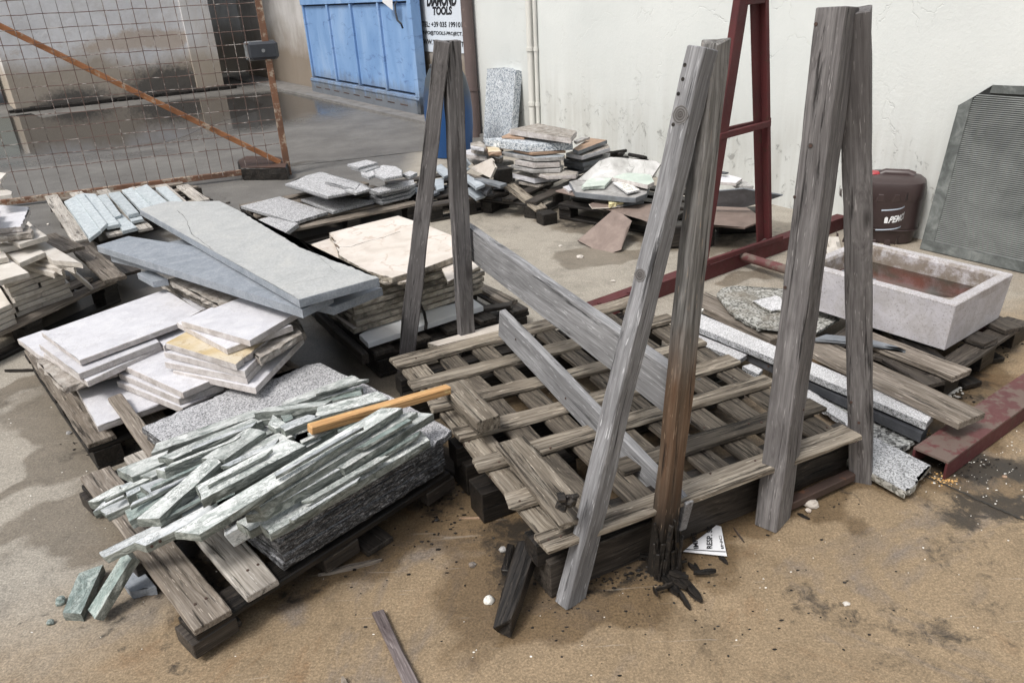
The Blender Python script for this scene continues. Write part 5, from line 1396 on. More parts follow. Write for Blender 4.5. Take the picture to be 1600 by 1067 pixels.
S([(805, 700), (915, 700), (915, 800), (815, 800)], [(805 / 6.154 + 640, 180 + 700 / 6.154, .16), (915 / 6.154 + 640, 180 + 700 / 6.154, .16), (860 / 6.154 + 640, 180 + 800 / 6.154, .02)], .012, SDk, 'black slate square hanging against the pallet side', zr=K)
def leaner(px, a, b, c, t, mats, label, zr, **kw):
    """tilted piece: a,b,c = (px,py,z)"""
    cv = [(*zr(q[0], q[1]), q[2]) for q in (a, b, c)]
    return S(px, cv, t, mats, label, zr=zr, **kw)
leaner([(575, 512), (780, 415), (800, 440), (795, 460), (824, 502), (775, 606)], (575, 512, .30), (780, 415, .42), (775, 606, .28), .02, [M['travertine'], M['cream_side']], 'bright cream broken tile leaning beside the black block', K)
leaner([(488, 425), (540, 400), (595, 470), (560, 500), (492, 495)], (488, 425, .36), (595, 470, .36), (492, 495, .27), .015, SP, 'pale blue slate shard, upper of two right of the brown leg', K, group=SG)
leaner([(492, 500), (560, 498), (585, 520), (510, 572), (495, 560)], (492, 500, .28), (585, 520, .30), (510, 572, .22), .015, SP, 'pale blue slate shard, lower of two right of the brown leg', K, group=SG)
# left small pile
ML = 'mixed slabs piled by the leaning granite'
for q, z, m_, lab in [
  ([(600, 440), (760, 400), (860, 470), (700, 490)], .20, MARR, 'lowest pale slab of the small pile behind the cream shard'),
  ([(560, 400), (700, 380), (1000, 440), (850, 470), (600, 430)], .25, [M['marble_rough'], M['grey_stone']], 'rough grey slab in the small pile behind the cream shard'),
  ([(755, 385), (830, 355), (900, 400), (860, 425)], .30, [M['marble'], M['marble_rough']], 'white broken marble lump in the small pile'),
  ([(508, 345), (600, 325), (760, 380), (740, 405), (520, 375)], .34, [M['marble'], M['marble_side']], 'white slab edge at the left of the small pile'),
  ([(590, 320), (700, 300), (900, 330), (860, 370), (640, 340)], .375, [M['brown_orange'], M['marble_rough']], 'brownish slab in the small pile by the downpipe'),
  ([(583, 268), (680, 250), (730, 290), (715, 312), (590, 295)], .43, [M['marble_rough'], M['marble']], 'pale block on top of the small pile by the downpipe'),
  ([(740, 310), (850, 300), (880, 350), (760, 355)], .40, [M['marble_yellow'], M['brown_orange']], 'yellow brown stone under the left tip of the blue granite'),
]:
    S(q, z, .032, m_, lab, group=ML, zr=K, rough=.004, side_rough=.006, step=.03)
# tall stack
TS = 'slabs in the tall stack by the white pipes'
for q, z, m_, lab, t in [
  ([(1050, 640), (1180, 600), (1360, 640), (1240, 680)], .145, MARR, 'lowest broken slab in the tall stack, above the black block', .02),
  ([(975, 555), (1150, 520), (1420, 580), (1200, 610)], .20, [M['marble_rough'], M['marble']], 'white edged slab near the bottom of the tall stack', .04),
  ([(1185, 545), (1360, 500), (1620, 545), (1600, 575), (1330, 585)], .245, [M['marble_rough'], M['marble_side']], 'brown stained white slab jutting right from the tall stack', .03),
  ([(975, 480), (1200, 440), (1480, 480), (1450, 520), (1180, 530)], .275, [M['grey_stone'], M['grey_stone']], 'dull grey slab in the middle of the tall stack', .025),
  ([(1010, 430), (1200, 400), (1455, 425), (1440, 450), (1198, 462)], .325, [M['grey_stone'], M['marble_side']], 'pale thick slab above the dull grey one in the tall stack', .04),
  ([(885, 355), (1100, 330), (1492, 382), (1480, 400), (1212, 412)], .365, [M['slate_pale'], M['grey_stone']], 'wide grey slab third from the top of the tall stack', .03),
  ([(1000, 330), (1100, 300), (1500, 340), (1180, 365)], .395, [M['brown_orange'], M['brown_orange']], 'thin rust brown slab right under the blue granite', .02),
  ([(720, 226), (1100, 200), (1568, 262), (1135, 285)], .455, GB, 'thick blue speckled granite slab on the tall stack', .058),
  ([(885, 205), (990, 160), (1200, 180), (1100, 215)], .475, [M['brown_orange'], M['brown_orange']], 'brown slab peeking out between the blue granite and the top marble', .018),
  ([(960, 138), (1235, 80), (1605, 152), (1552, 222)], .525, [M['marble_rough'], M['marble_side']], 'worn pale marble slab crowning the tall stack', .042),
]:
    S(q, z, t, m_, lab, group=TS, zr=K, rough=.002, side_rough=.003)
# right hand stack
Lz = zoomed(6.154, 860, 180)
RS = 'slabs in the stack right of the tall one'
for q, z, m_, lab, t in [
  ([(130, 510), (300, 470), (500, 450), (420, 500), (250, 545)], .20, SDk, 'lowest dark slab of the right hand stack', .03),
  ([(130, 460), (330, 410), (560, 400), (540, 450), (320, 500)], .235, SL, 'second lowest slab of the right hand stack', .03),
  ([(125, 420), (330, 370), (575, 365), (560, 410), (310, 460)], .275, [M['grey_stone'], M['slate']], 'grey slab in the middle of the right hand stack', .034),
  ([(150, 395), (330, 340), (520, 330), (500, 370), (270, 420)], .31, SDk, 'thin dark slab under the pale one in the right hand stack', .024),
  ([(150, 365), (350, 300), (545, 275), (573, 312), (310, 392)], .35, [M['marble_rough'], M['marble']], 'pale rough slab second in the right hand stack', .032),
  ([(215, 325), (380, 220), (545, 240), (270, 345)], .395, [M['brown_orange'], M['slate']], 'rust brown slab on top of the right hand stack', .03),
  ([(225, 245), (300, 215), (380, 210), (250, 258)], .43, [M['grey_stone'], M['grey_stone']], 'small grey slab between the crowning marble and the wall', .02),
]:
    S(q, z, t, m_, lab, group=RS, zr=Lz, rough=.003, side_rough=.004)
# tilted marble group
TM = 'broken slabs around the tilted marble'
leaner([(470, 440), (580, 402), (1010, 440), (1060, 470), (960, 620), (700, 650), (260, 625)], (470, 440, .36), (1010, 440, .36), (260, 625, .24), .028, [M['marble_grey'], M['marble_side']], 'large veined marble slab lying tilted against the white wall', Lz, rough=.003)
S([(180, 640), (350, 600), (960, 660), (925, 755), (820, 795), (700, 790), (285, 745), (240, 740)], .235, .036, [M['grey_stone'], M['slate']], 'grey slab with cut corner carrying the speckled tile', group=TM, zr=Lz, rough=.001)
S([(300, 682), (345, 630), (380, 608), (520, 605), (597, 600), (520, 680), (420, 682), (310, 695)], .265, .022, [M['green_slab'], M['green_slab']], 'pale sage stone piece on the grey cut corner slab', group=TM, zr=Lz, ragged=(6, 7))
S([(590, 597), (740, 548), (960, 570), (1000, 640), (935, 672)], .285, .028, [M['green_slab'], M['marble_side']], 'pale green marble piece behind the speckled tile', group=TM, zr=Lz)
S([(600, 646), (712, 628), (862, 716), (742, 745)], .262, .012, [M['terrazzo'], M['gran_light']], 'speckled black and white tile on the grey slab', group=TM, zr=Lz)
S([(120, 690), (180, 670), (230, 715), (180, 730)], .205, .015, MAR, 'small white marble corner left of the grey cut corner slab', group=TM, zr=Lz)
S([(50, 728), (150, 695), (380, 765), (290, 782)], .19, .010, [M['brown'], M['brown']], 'thin brown sheet left under the grey cut corner slab', group=TM, zr=Lz)
S([(560, 800), (640, 785), (720, 810), (700, 830), (570, 855)], .19, .03, [M['foam'], M['foam']], 'yellow foam wedge under the grey slab edge', 'wedge', 'foam_wedge', zr=Lz, ragged=(3, 4))
S([(625, 850), (900, 800), (900, 830), (640, 870)], .17, .015, SL, 'thin grey slate beside the yellow foam wedge', group=TM, zr=Lz)
S([(370, 855), (430, 830), (560, 828), (700, 870), (560, 890), (400, 895)], .165, .007, [M['brown'], M['cream_side']], 'thin brown porphyry sheet with pale edge, left one', group=TM, zr=Lz)
S([(450, 895), (620, 860), (1000, 850), (1010, 1060), (870, 1005), (600, 925)], .15, .008, [M['brown'], M['cream_side']], 'wide brown porphyry sheet sloping down under the grey slab', group=TM, zr=Lz)
Mz = zoomed(4.444, 880, 300)
leaner([(98, 337), (342, 127), (410, 150), (478, 200), (440, 260), (415, 350), (405, 400), (292, 442)], (98, 337, .02), (342, 127, .18), (405, 400, .02), .012, [M['brown'], M['wood_dark']], 'loose brown porphyry piece propped on the ground in the open', Mz, rough=.001)
leaner([(1000, 15), (1080, -15), (1250, -30), (1525, 18), (1400, 62), (1262, 100), (1000, 90)], (1000, 15, .30), (1525, 18, .30), (1262, 100, .20), .010, SL, 'large dark slate sheet behind the red steel legs', Mz)
S([(900, 60), (1030, 42), (1150, 38), (1250, 90), (1347, 155), (1340, 215), (1262, 246), (1010, 226), (880, 230)], .17, .012, [M['brown'], M['brown']], 'large brown porphyry sheet seen through the red frame', zr=Mz)
Rz = zoomed(4, 1000, 230)
S([(440, 180), (560, 175), (640, 195), (600, 225), (480, 215)], .33, .02, MAR, 'white marble piece above the dark slate behind the red frame', zr=Rz)
S([(560, 215), (640, 200), (710, 245), (600, 240)], .30, .02, [M['grey_stone'], M['grey_stone']], 'small grey pieces edge between white piece and dark slate', zr=Rz)
o = board('slate_sliver', at(1123, 268, .36), at(1136, 270, .36), .04, .01, M['slate_dark']); tag(o, 'thin dark sliver on the white piece behind the red frame', 'sliver')
for q, lab in (((1085, 395), 'dark block supporting the brown sheet behind the red frame, left'), ((1165, 372), 'dark block supporting the brown sheet near the right red leg')):
    c = at(q[0], q[1], .0); bm = bmesh.new(); addbox(bm, V(c.x, c.y + .15, .077), (.3, .12, .15), bev=.01); tag(link('timber_block', bm_mesh(bm), M['wood_black'], Matrix.Identity(4)), lab, 'block')
bm = bmesh.new(); c = on_plane(985, 241, P0 + NW * .08, NW)
for k in range(9):
    addbox(bm, c + DW * random.uniform(-.25, .25) + NW * random.uniform(0, .08) + V(0, 0, random.uniform(-.05, .01)), (random.uniform(.1, .2), .06, .03), Matrix.Rotation(random.uniform(-1, 1), 3, 'Z') @ Matrix.Rotation(random.uniform(-.5, .5), 3, 'X'), bev=.008)
tag(link('rubbish_heap', bm_mesh(bm), M['wood_black'], Matrix.Identity(4)), 'dark rags and scraps behind the tilted marble against the wall', 'scraps', kind='stuff')
# granite slab leaning on the wall
lp = P0 + NW * .20
tilt = (NW + V(0, 0, .22)).normalized(); lpt = on_plane(783, 200, lp, NW)
fp = [on_plane(x, y, lpt, tilt) for x, y in ((755, 222), (761, 108), (775, 109), (790, 106), (806, 110), (797, 222))]
o = slab_w('granite_slab', fp, .085, GB, rough=.002, ragged=(1, 2, 3)); tag(o, 'tall blue speckled granite slab leaning upright against the wall', 'slab')

# ================================================================== RED STEEL FRAME
redf = empty('steel_frame', at(1120, 430), 'red painted steel A-frame with heavy channel feet standing behind the wooden rack', 'frame')
e0, e1 = at(905, 482, .085), at(1316, 336, .085)
rd = (e1 - e0).normalized(); rn = V(-rd.y, rd.x)
def channel(name, a, b, wd, h, mat, parent, th=.008):
    """open steel channel lying flat: top flange and two webs"""
    d = b - a; m = frame((a + b) / 2, d); L_ = d.length; bm = bmesh.new()
    addbox(bm, (0, 0, -th / 2), (L_, wd, th)); addbox(bm, (0, wd / 2 - th / 2, -h / 2 - th / 2), (L_, th, h - th)); addbox(bm, (0, -wd / 2 + th / 2, -h / 2 - th / 2), (L_, th, h - th))
    bm.faces.ensure_lookup_table()
    for k_, f in enumerate(bm.faces): f.material_index = 0 if k_ < 6 else 1
    return link(name, bm_mesh(bm), [mat, M['red_steel']], m, parent)
channel('base_channel', e0, e1, .075, .083, M['red_steel'], redf)
c0 = (at(1430, 697, .075) + at(1480, 723, .075)) / 2; c1 = (at(1600, 584, .075) + at(1640, 606, .075)) / 2
c1 = c0 + (c1 - c0).normalized() * 2.0
channel('base_channel', c0, c1, (at(1430, 697, .075) - at(1480, 723, .075)).length, .07, M['red_flat'], redf)
def onr(x, y, o_=0): return on_plane(x, y, e0 + rn * o_, rn)
def rleg(name, pt_, pb_, a, b, o_=.0):
    t_ = onr(*pt_, o_); b_ = onr(*pb_, o_); t_ = b_ + (t_ - b_) * 1.12
    return bar(name, b_, t_, a, b, M['red_steel'], redf, up=rn)
rleg('leg', (1158, 0), (1091, 436), .045, .075)
rleg('leg', (1193, 0), (1199, 372), .05, .03)
rleg('leg_web', (1181, 0), (1190, 375), .012, .09, .02)
bar('cross_bar', onr(1124, 214, -.02), onr(1203, 193, -.02), .035, .02, M['red_steel'], redf)
bar('cross_bar', onr(1124, 206, .03), onr(1203, 188, .03), .03, .02, M['red_steel'], redf)
bar('lower_bar', onr(1060, 424, -.045), onr(1222, 371, -.045), .03, .02, M['red_steel'], redf)
bar('top_plate', onr(1160, 2), onr(1190, -1), .04, .05, M['red_steel'], redf)
bm = bmesh.new(); t0, t1 = at(1145, 396, .07), at(1330, 452, .07); addtube(bm, [t0, t1, t0 + (t1 - t0) * 1.9], .026, 14)
link('tie_tube', bm_mesh(bm, smooth=True), M['red_flat'], Matrix.Identity(4), redf)
bm = bmesh.new()
for k in range(10):
    q = e0.lerp(e1, .05 + k * .09) - rn * .02; addtube(bm, [q + V(0, 0, .0), q + V(0, 0, .006)], .012, 6)
tag(link('bolts', bm_mesh(bm), M['red_steel'], Matrix.Identity(4), redf), kind='stuff')

# ================================================================== SINK
s0, s1, s2 = at(1478, 550, .165), at(1566, 497, .165), at(1360, 514, .165)
su = (s1 - s0).normalized(); sv = V(-su.y, su.x)                 # sv runs along the long side, away to the left
topc = at(1491, 483, .365)
sl_ = (at(1262, 411, .365) - at(1491, 483, .365)).length; sw_ = .50
sink = empty('stone_sink', V(*s0.xy, .165), 'rectangular white marble sink holding rusty brown water, on dark pallet boards', 'sink')
ms = Matrix((su, sv, V(0, 0, 1))).transposed().to_4x4(); ms.translation = V(*s0.xy, .165)
def rrect(x0, y0, x1, y1, r, z, n=6):
    P = []
    for cx_, cy_, a0_ in ((x1 - r, y1 - r, 0), (x0 + r, y1 - r, 90), (x0 + r, y0 + r, 180), (x1 - r, y0 + r, 270)):
        for k in range(n + 1):
            a = R(a0_ + 90 * k / n); P.append(V(cx_ + r * math.cos(a), cy_ + r * math.sin(a), z))
    return P
bm = bmesh.new(); hs_ = .20; k_ = .012
loft(bm, [rrect(k_, k_, sw_ - k_, sl_ - k_, .004, 0), rrect(0, 0, sw_, sl_, .006, hs_ - .004), rrect(.003, .003, sw_ - .003, sl_ - .003, .006, hs_),
          rrect(.042, .042, sw_ - .042, sl_ - .042, .05, hs_), rrect(.05, .05, sw_ - .05, sl_ - .05, .045, hs_ - .012), rrect(.062, .062, sw_ - .062, sl_ - .062, .045, .05)], cap=False)
bm.faces.new([bm.verts.new(p) for p in rrect(.062, .062, sw_ - .062, sl_ - .062, .045, .05)]); bm.faces.new([bm.verts.new(p) for p in rrect(k_, k_, sw_ - k_, sl_ - k_, .004, 0)])
def sink_mat():
    n = N('weathered sink marble'); co = n.coord((1, 1, 1), False)
    base = n.ramp(n.noise(co, 7, 6, .6, .5), [(.3, (.42, .41, .445)), (.7, (.55, .54, .57))])
    nzc = n.new('ShaderNodeTexNoise', i_Scale=9, i_Detail=6); n.L(co, nzc.inputs['Vector'])
    ve = n.vor(n.warp(co, nzc.outputs['Color'], .2), 8, 'DISTANCE_TO_EDGE')
    ln = n.math('MULTIPLY', n.ramp(ve, [(0, 1), (.03, 0)]), n.ramp(n.noise(co, 8, 2), [(.48, 0), (.62, 1)]))
    col = n.mix(n.math('MULTIPLY', ln, .28), base, (.18, .17, .18))
    pit = n.noise(co, 110, 4, .8); col = n.mix(n.ramp(pit, [(.57, 0), (.63, .7)]), col, (.16, .14, .13))
    g = n.new('ShaderNodeSeparateXYZ'); n.L(n.tc.outputs['Object'], g.inputs[0])
    geo = n.new('ShaderNodeNewGeometry')
    # grime: inside walls and rim
    ins = n.math('MULTIPLY', n.math('MULTIPLY', n.math('GREATER_THAN', g.outputs['X'], .04), n.math('LESS_THAN', g.outputs['X'], sw_ - .04)), n.math('MULTIPLY', n.math('GREATER_THAN', g.outputs['Y'], .04), n.math('LESS_THAN', g.outputs['Y'], sl_ - .04)))
    gr = n.ramp(n.math('ADD', n.noise(co, 16, 6, .7), n.math('MULTIPLY', g.outputs['Z'], -1.2)), [(.14, 0), (.36, 1)])
    col = n.mix(n.math('MULTIPLY', n.math('MULTIPLY', ins, gr), .88), col, (.13, .095, .06))
    rimz = n.math('GREATER_THAN', g.outputs['Z'], .19); rg = n.ramp(n.noise(co, 140, 5, .8), [(.48, 0), (.58, .7)])
    col = n.mix(n.math('MULTIPLY', rimz, rg), col, (.20, .18, .155))
    gen = n.ramp(n.noise(co, 11, 7, .75, .5), [(.42, 0), (.62, .45)]); col = n.mix(gen, col, (.30, .275, .255))
    endg = n.ramp(n.noise(n.coord((1, 1, .6), False), 14, 6, .7), [(.42, 0), (.62, .6)])
    col = n.mix(n.math('MULTIPLY', endg, n.math('LESS_THAN', g.outputs['Y'], .002)), col, (.20, .17, .15))
    return n.done(col, .6, n.bump(n.math('SUBTRACT', pit, ln), .3, .002), .4)
M['sink'] = sink_mat()
basin = link('basin', bm_mesh(bm), M['sink'], ms, sink)
bm = bmesh.new(); bm.faces.new([bm.verts.new(p) for p in rrect(.058, .058, sw_ - .058, sl_ - .058, .045, .125)])
link('water', bm_mesh(bm), M['sink_water'], ms, sink)
def in_sink(x, y, z=.129): return ms @ V(x, y, z)
for q, lab in (((.20, .52), 'pale slate piece poking out of the sink water, left'), ((.15, .44), 'dark slate piece poking out of the sink water beside the pale one')):
    P = [in_sink(q[0] + a, q[1] + b, .131) for a, b in ((-.03, -.10), (.03, -.08), (.04, .09), (-.02, .08))]
    tag(slab_w('slate_piece', P, .008, SL, rough=.004), lab, 'slate', 'pieces in the sink')
# ---- pallet beneath the sink
spal = empty('pallet', V(*s0.xy, 0), 'dark weathered pallet carrying the marble sink', 'pallet')
Lv = -sv                                                # towards the lower right
def sboard(q0, q1, z, w_, mat, name='deck_board'):
    board(name, at(*q0, z), at(*q1, z), w_, .024, M[mat], spal, rough=.004, ragged=.01)
sboard((1352, 524), (1504, 583), .16, .11, 'wood_mid')
sboard((1420, 486), (1550, 533), .16, .10, 'wood_dark')
sboard((1390, 430), (1585, 512), .16, .10, 'wood_dark')
sboard((1300, 430), (1460, 560), .15, .08, 'wood_black')
for q0, q1 in (((1455, 588), (1590, 498)), ((1380, 560), (1520, 465)), ((1300, 540), (1440, 440))):
    board('cross_board', at(*q0, .132), at(*q1, .132), .09, .02, M['wood_dark'], spal)
    for t_ in (.1, .5, .9):
        c = at(*q0, .108).lerp(at(*q1, .108), t_); board('block', c - su * .06, c + su * .06, .1, .085, M['wood_black'], spal)
board('bottom_board', at(1470, 572, .03), at(1522, 598, .03), .09, .02, M['wood_black'], spal)
board('bottom_board', at(1530, 545, .03), at(1556, 560, .03), .09, .02, M['wood_black'], spal)
loose_board('plank', [(1244, 538), (1500, 662), (1537, 642), (1275, 524)], .155, .028, M['wood_mid'], 'long brown streaked plank reaching over the red channel foot', rough=.002)
loose_board('plank', [(1350, 545), (1455, 603), (1470, 592), (1375, 538)], .13, .022, M['wood_dark'], 'dark plank between the long streaked plank and the sink', rough=.003)
loose_board('plank', [(1085, 470), (1205, 530), (1240, 520), (1088, 452)], .10, .035, M['wood_mid'], 'brown plank lying under the dirty granite sheet behind the brown leg', rough=.003)
S([(1083, 508), (1448, 661), (1460, 647), (1084, 486)], .125, .028, GL, 'long light granite strip beside the long streaked plank', 'stone strip', rough=.0008)
S([(1081, 519), (1110, 530), (1168, 554), (1155, 562), (1080, 532)], .09, .022, GL, 'thin light granite piece behind the pallet by the brown leg')
S([(1160, 572), (1172, 568), (1192, 577), (1185, 585)], .09, .022, GL, 'small bright granite corner showing past the slat end')
S([(1086, 480), (1100, 482), (1092, 492)], .11, .012, [M['chip_white'], M['chip_white']], 'white chip beside the end of the long granite strip', 'chip')
S([(1085, 515), (1090, 500), (1450, 668), (1440, 678)], .085, .035, SDk, 'black slate strip under the long light granite strip', 'stone strip')
S([(1120, 460), (1128, 450), (1147, 446), (1200, 452), (1290, 455), (1312, 497), (1268, 524), (1200, 511), (1184, 514), (1140, 487)], .125, .014, [M['gran_dirty'], M['gran_dirty']], 'dirty rough granite sheet lying left of the sink', ragged=(0, 1, 2, 8))
S([(1175, 470), (1215, 462), (1240, 480), (1205, 486)], .14, .01, [M['gran_light'], M['gran_dirty']], 'pale broken granite flake on the dirty granite sheet', ragged=(0, 1, 2, 3))
S([(1347, 672), (1455, 727), (1416, 768), (1330, 722), (1300, 700)], .05, .028, [M['gran_grey'], M['gran_dirty']], 'wet grey granite slab lying on the ground beside the right hand leg', rough=.0015, ragged=(1,))
S([(1250, 612), (1300, 605), (1440, 684), (1402, 706), (1345, 672)], .035, .02, [M['gran_wet'], M['gran_wet']], 'dark wet granite slab below the long granite strip', rough=.004, ragged=(1, 2))
S([(1250, 614), (1262, 608), (1345, 660), (1335, 672)], .06, .02, GL, 'snow bright rough granite edge behind the right pair of legs', ragged=(0, 1, 2, 3))
S([(1270, 530), (1310, 533), (1405, 543), (1415, 547), (1400, 540), (1355, 528), (1290, 522)], .175, .012, SL, 'thin shiny slate flake in front of the sink', rough=.004)
bm = bmesh.new()
for k in range(8):
    a = at(1296 + k * 2, 372 + k * 1.5, .10 + .02 * math.sin(k)); b = at(1294 + k * 3, 408 + k, .12)
bmv = [[at(1286 + j * 6 + i * 2, 370 + i * 8, .05 + .05 * noise.noise(V(i * .8, j * .9))) for j in range(5)] for i in range(6)]
vv = [[bm.verts.new(p) for p in r] for r in bmv]
for i in range(5):
    for j in range(4): bm.faces.new((vv[i][j], vv[i][j + 1], vv[i + 1][j + 1], vv[i + 1][j]))
tag(link('plastic_sheet', bm_mesh(bm, smooth=True), M['cream'], Matrix.Identity(4)), 'crumpled pale plastic sheet on the ground left of the sink', 'plastic')

# ================================================================== OIL CAN
jc = at(1381, 370)
jug = empty('oil_can', jc, 'dark brown plastic oil can with red cap and white lettering against the white wall', 'can')
jr = .150; toC = (CAM - jc); toC.z = 0; toC.normalize(); jx = V(-toC.y, toC.x)            # jx to the right as seen
if jx.dot(_XR) < 0: jx = -jx
mj = Matrix((jx, -toC, V(0, 0, 1))).transposed().to_4x4(); mj.translation = jc; mj = mj @ Matrix.Diagonal((1.24, 1.15, 1.13, 1))           # local -y faces the camera
def sq(r, z, n=48, p=3.2):
    P = []
    for k in range(n):
        a = 2 * math.pi * k / n; c_, s_ = math.cos(a), math.sin(a)
        rr = r / ((abs(c_) ** p + abs(s_) ** p) ** (1 / p)); P.append(V(rr * c_, rr * s_, z))
    return P
bm = bmesh.new()
prof = [(.118, 0), (.130, .006), (.135, .03), (.141, .075), (.145, .08), (.146, .10), (.146, .235), (.147, .24), (.150, .25), (.150, .318), (.145, .335), (.120, .352), (.06, .358)]
def sqz(r, z):
    P = sq(r, z)
    if .03 <= z <= .06 or .255 <= z <= .315:
        pass
    return P
loft(bm, [sq(r, z) for r, z in prof])
body = link('body', bm_mesh(bm, smooth=True), M['jug'], mj, jug)
def jug_r(a, r):
    c_, s_ = math.cos(a), math.sin(a); p = 3.2
    return r / ((abs(c_) ** p + abs(s_) ** p) ** (1 / p))
def jp(u, z, off=.0012, r=.1462):
    """u: angle in radians to the right of the camera side"""
    a = -math.pi / 2 + u + .22; rr = jug_r(a, r) + off
    return mj @ V(rr * math.cos(a), rr * math.sin(a), z)
# moulded recesses round shoulder and foot
for z0_, z1_, r_ in ((.262, .305, .150), (.018, .055, .137)):
    for k in range(-4, 5):
        u0 = k * .42 - .13; bm = bmesh.new()
        q = [jp(u0, z0_, .0015, r_), jp(u0 + .26, z0_, .0015, r_), jp(u0 + .20, z1_, .0015, r_), jp(u0 + .06, z1_, .0015, r_)]
        c = sum(q, Vector()) / 4; inn = (jc + V(0, 0, c.z) - c).normalized() * .004
        bm.faces.new([bm.verts.new(p) for p in q])
        loft(bm, [[p.copy() for p in q], [p - inn * .5 for p in [c.lerp(p, .8) for p in q]]])
        link('moulding', bm_mesh(bm), M['jug'], Matrix.Identity(4), body)
bm = bmesh.new(); loft(bm, [sq(.148, .078), sq(.1495, .082), sq(.148, .087)], cap=False); link('seam', bm_mesh(bm), M['jug'], mj, body)
# handle and cap
bm = bmesh.new(); addtube(bm, [(-.055, 0, .350), (-.04, 0, .362), (.06, 0, .363), (.085, 0, .350)], [.026, .022, .022, .026], 12); link('handle', bm_mesh(bm, smooth=True), M['jug'], mj, jug)
m_ = mj.copy(); m_.translation = mj @ V(-.095, .0, -.018)
link('cap', lathe([(.034, .345), (.036, .35), (.036, .375), (.03, .382), (.0, .383)][:4], 20), M['jug_red'], m_, jug)
def jug_patch(name, u0, u1, z0_, z1_, mat, off=.0016, slope=0, arc=0):
    bm = bmesh.new(); n_ = 14; top_, bot_ = [], []
    for k in range(n_ + 1):
        t = k / n_; u = u0 + (u1 - u0) * t; b_ = arc * (1 - (2 * t - 1) ** 2)
        bot_.append(bm.verts.new(jp(u, z0_ + slope * t, off))); top_.append(bm.verts.new(jp(u, z1_ + slope * t + b_, off)))
    for k in range(n_): bm.faces.new((bot_[k], bot_[k + 1], top_[k + 1], top_[k]))
    return link(name, bm_mesh(bm), mat, Matrix.Identity(4), body)
jug_patch('black_label', -.75, -.18, .125, .205, M['label_black'], arc=.02)
jug_patch('grey_band', -.78, -.18, .142, .158, M['label_grey'], .0022)
def jt(s, u0, u1, z0_, z1_, mat, slant=.0, bold=.02, rise=0.0):
    put_text(s, lambda a, b: jp(u0 + (u1 - u0) * a + slant * b, z0_ + (z1_ - z0_) * b + rise * a, .003), mat, body, bold)
jt('HYDRA', -.62, -.24, .190, .204, M['print_white'], .03, .01)
jt('ISO 46', -.66, -.24, .168, .184, M['print_white'], .03, .01)
jt('PEMCO', -.80, -.24, .112, .130, M['print_white'], .04, .02)
jt('PEMCO', .30, .95, .150, .188, M['print_white'], .06, .035, .012)
jug_patch('print_drop', .20, .29, .150, .178, M['print_white'], .002, arc=.006)
jug_patch('white_stripe', .08, .85, .215, .222, M['print_blue'], .002, .012)
jug_patch('white_stripe', .0, .80, .108, .114, M['print_blue'], .002, .012)

# ================================================================== RADIATOR PANEL
ra, rb_ = at(1438, 389), at(1600, 427)
rdn = (rb_ - ra).normalized(); rnn = V(-rdn.y, rdn.x)
if rnn.dot(NW) < 0: rnn = -rnn
lean = math.atan2((ra - P0).dot(NW) - .02, .95)
rN = (rnn * math.cos(lean) + V(0, 0, 1) * math.sin(lean)).normalized()
def onp(x, y, o_=0): return on_plane(x, y, ra + rN * o_, rN)
rad = empty('radiator_core', ra, 'battered grey finned radiator panel leaning on the white wall at the right', 'radiator')
outl = [(1437, 389), (1452, 335), (1478, 240), (1497, 168), (1503, 162), (1512, 161), (1527, 148), (1538, 152), (1546, 145), (1551, 133), (1600, 135), (1660, 139), (1668, 200), (1685, 330), (1700, 448), (1600, 426)]
Pq = [onp(x, y) for x, y in outl]
slab_w('back_plate', Pq, .03, [M['rad_dark'], M['rad_dark']], rad, rough=.001)
def rimp(name, pts, w0):
    bm = bmesh.new(); addtube(bm, [onp(x, y, .006) for x, y in pts], w0, 6); return link(name, bm_mesh(bm), M['slate'], Matrix.Identity(4), rad)
ru = (onp(1600, 427) - onp(1438, 389)).normalized(); rv = rN.cross(ru)
if rv.z < 0: rv = -rv
ex = lambda p: ((p - Pq[0]).dot(ru), (p - Pq[0]).dot(rv))
slab_w('edge_strip', [onp(1437, 389, .012), onp(1456, 391, .012), onp(1520, 152, .012), onp(1497, 165, .012)], .02, [M['rad_edge'], M['rad_edge']], rad, rough=.001)
slab_w('edge_strip', [onp(1437, 389, .014), onp(1700, 450, .014), onp(1700, 432, .014), onp(1444, 374, .014)], .02, [M['rad_edge'], M['rad_edge']], rad, rough=.002)
slab_w('edge_strip', [onp(1546, 146, .014), onp(1551, 133, .014), onp(1662, 139, .014), onp(1662, 152, .014)], .02, [M['rad_edge'], M['rad_edge']], rad, rough=.002)
lx0 = ex(onp(1458, 380)); tl = ex(onp(1518, 155)); br = ex(onp(1690, 435))
bm = bmesh.new(); nf = 78; y0_, y1_ = ex(onp(1447, 376))[1], ex(onp(1550, 150))[1]
for k in range(nf):
    v = y0_ + (y1_ - y0_) * k / (nf - 1); t = (v - lx0[1]) / (tl[1] - lx0[1])
    xa = lx0[0] + (tl[0] - lx0[0]) * t; xb = br[0]
    if k > nf - 6: xa += (k - nf + 6) * .006
    p0_ = Pq[0] + ru * xa + rv * v + rN * .008; p1_ = Pq[0] + ru * xb + rv * v + rN * .008
    n_ = 10; wz = .0026
    rings = []
    for j in range(n_ + 1):
        q = p0_.lerp(p1_, j / n_) + rv * noise.noise(V(j * .7, k * .15)) * .0008 + rN * noise.noise(V(j * .5, k * .08, 5)) * .002
        rings.append([q - rv * wz - rN * .01, q + rv * wz - rN * .01, q + rv * wz, q - rv * wz])
    loft(bm, rings)
tag(link('fins', bm_mesh(bm), M['fins'] if 'fins' in M else M['slate_pale'], Matrix.Identity(4), rad), kind='stuff')

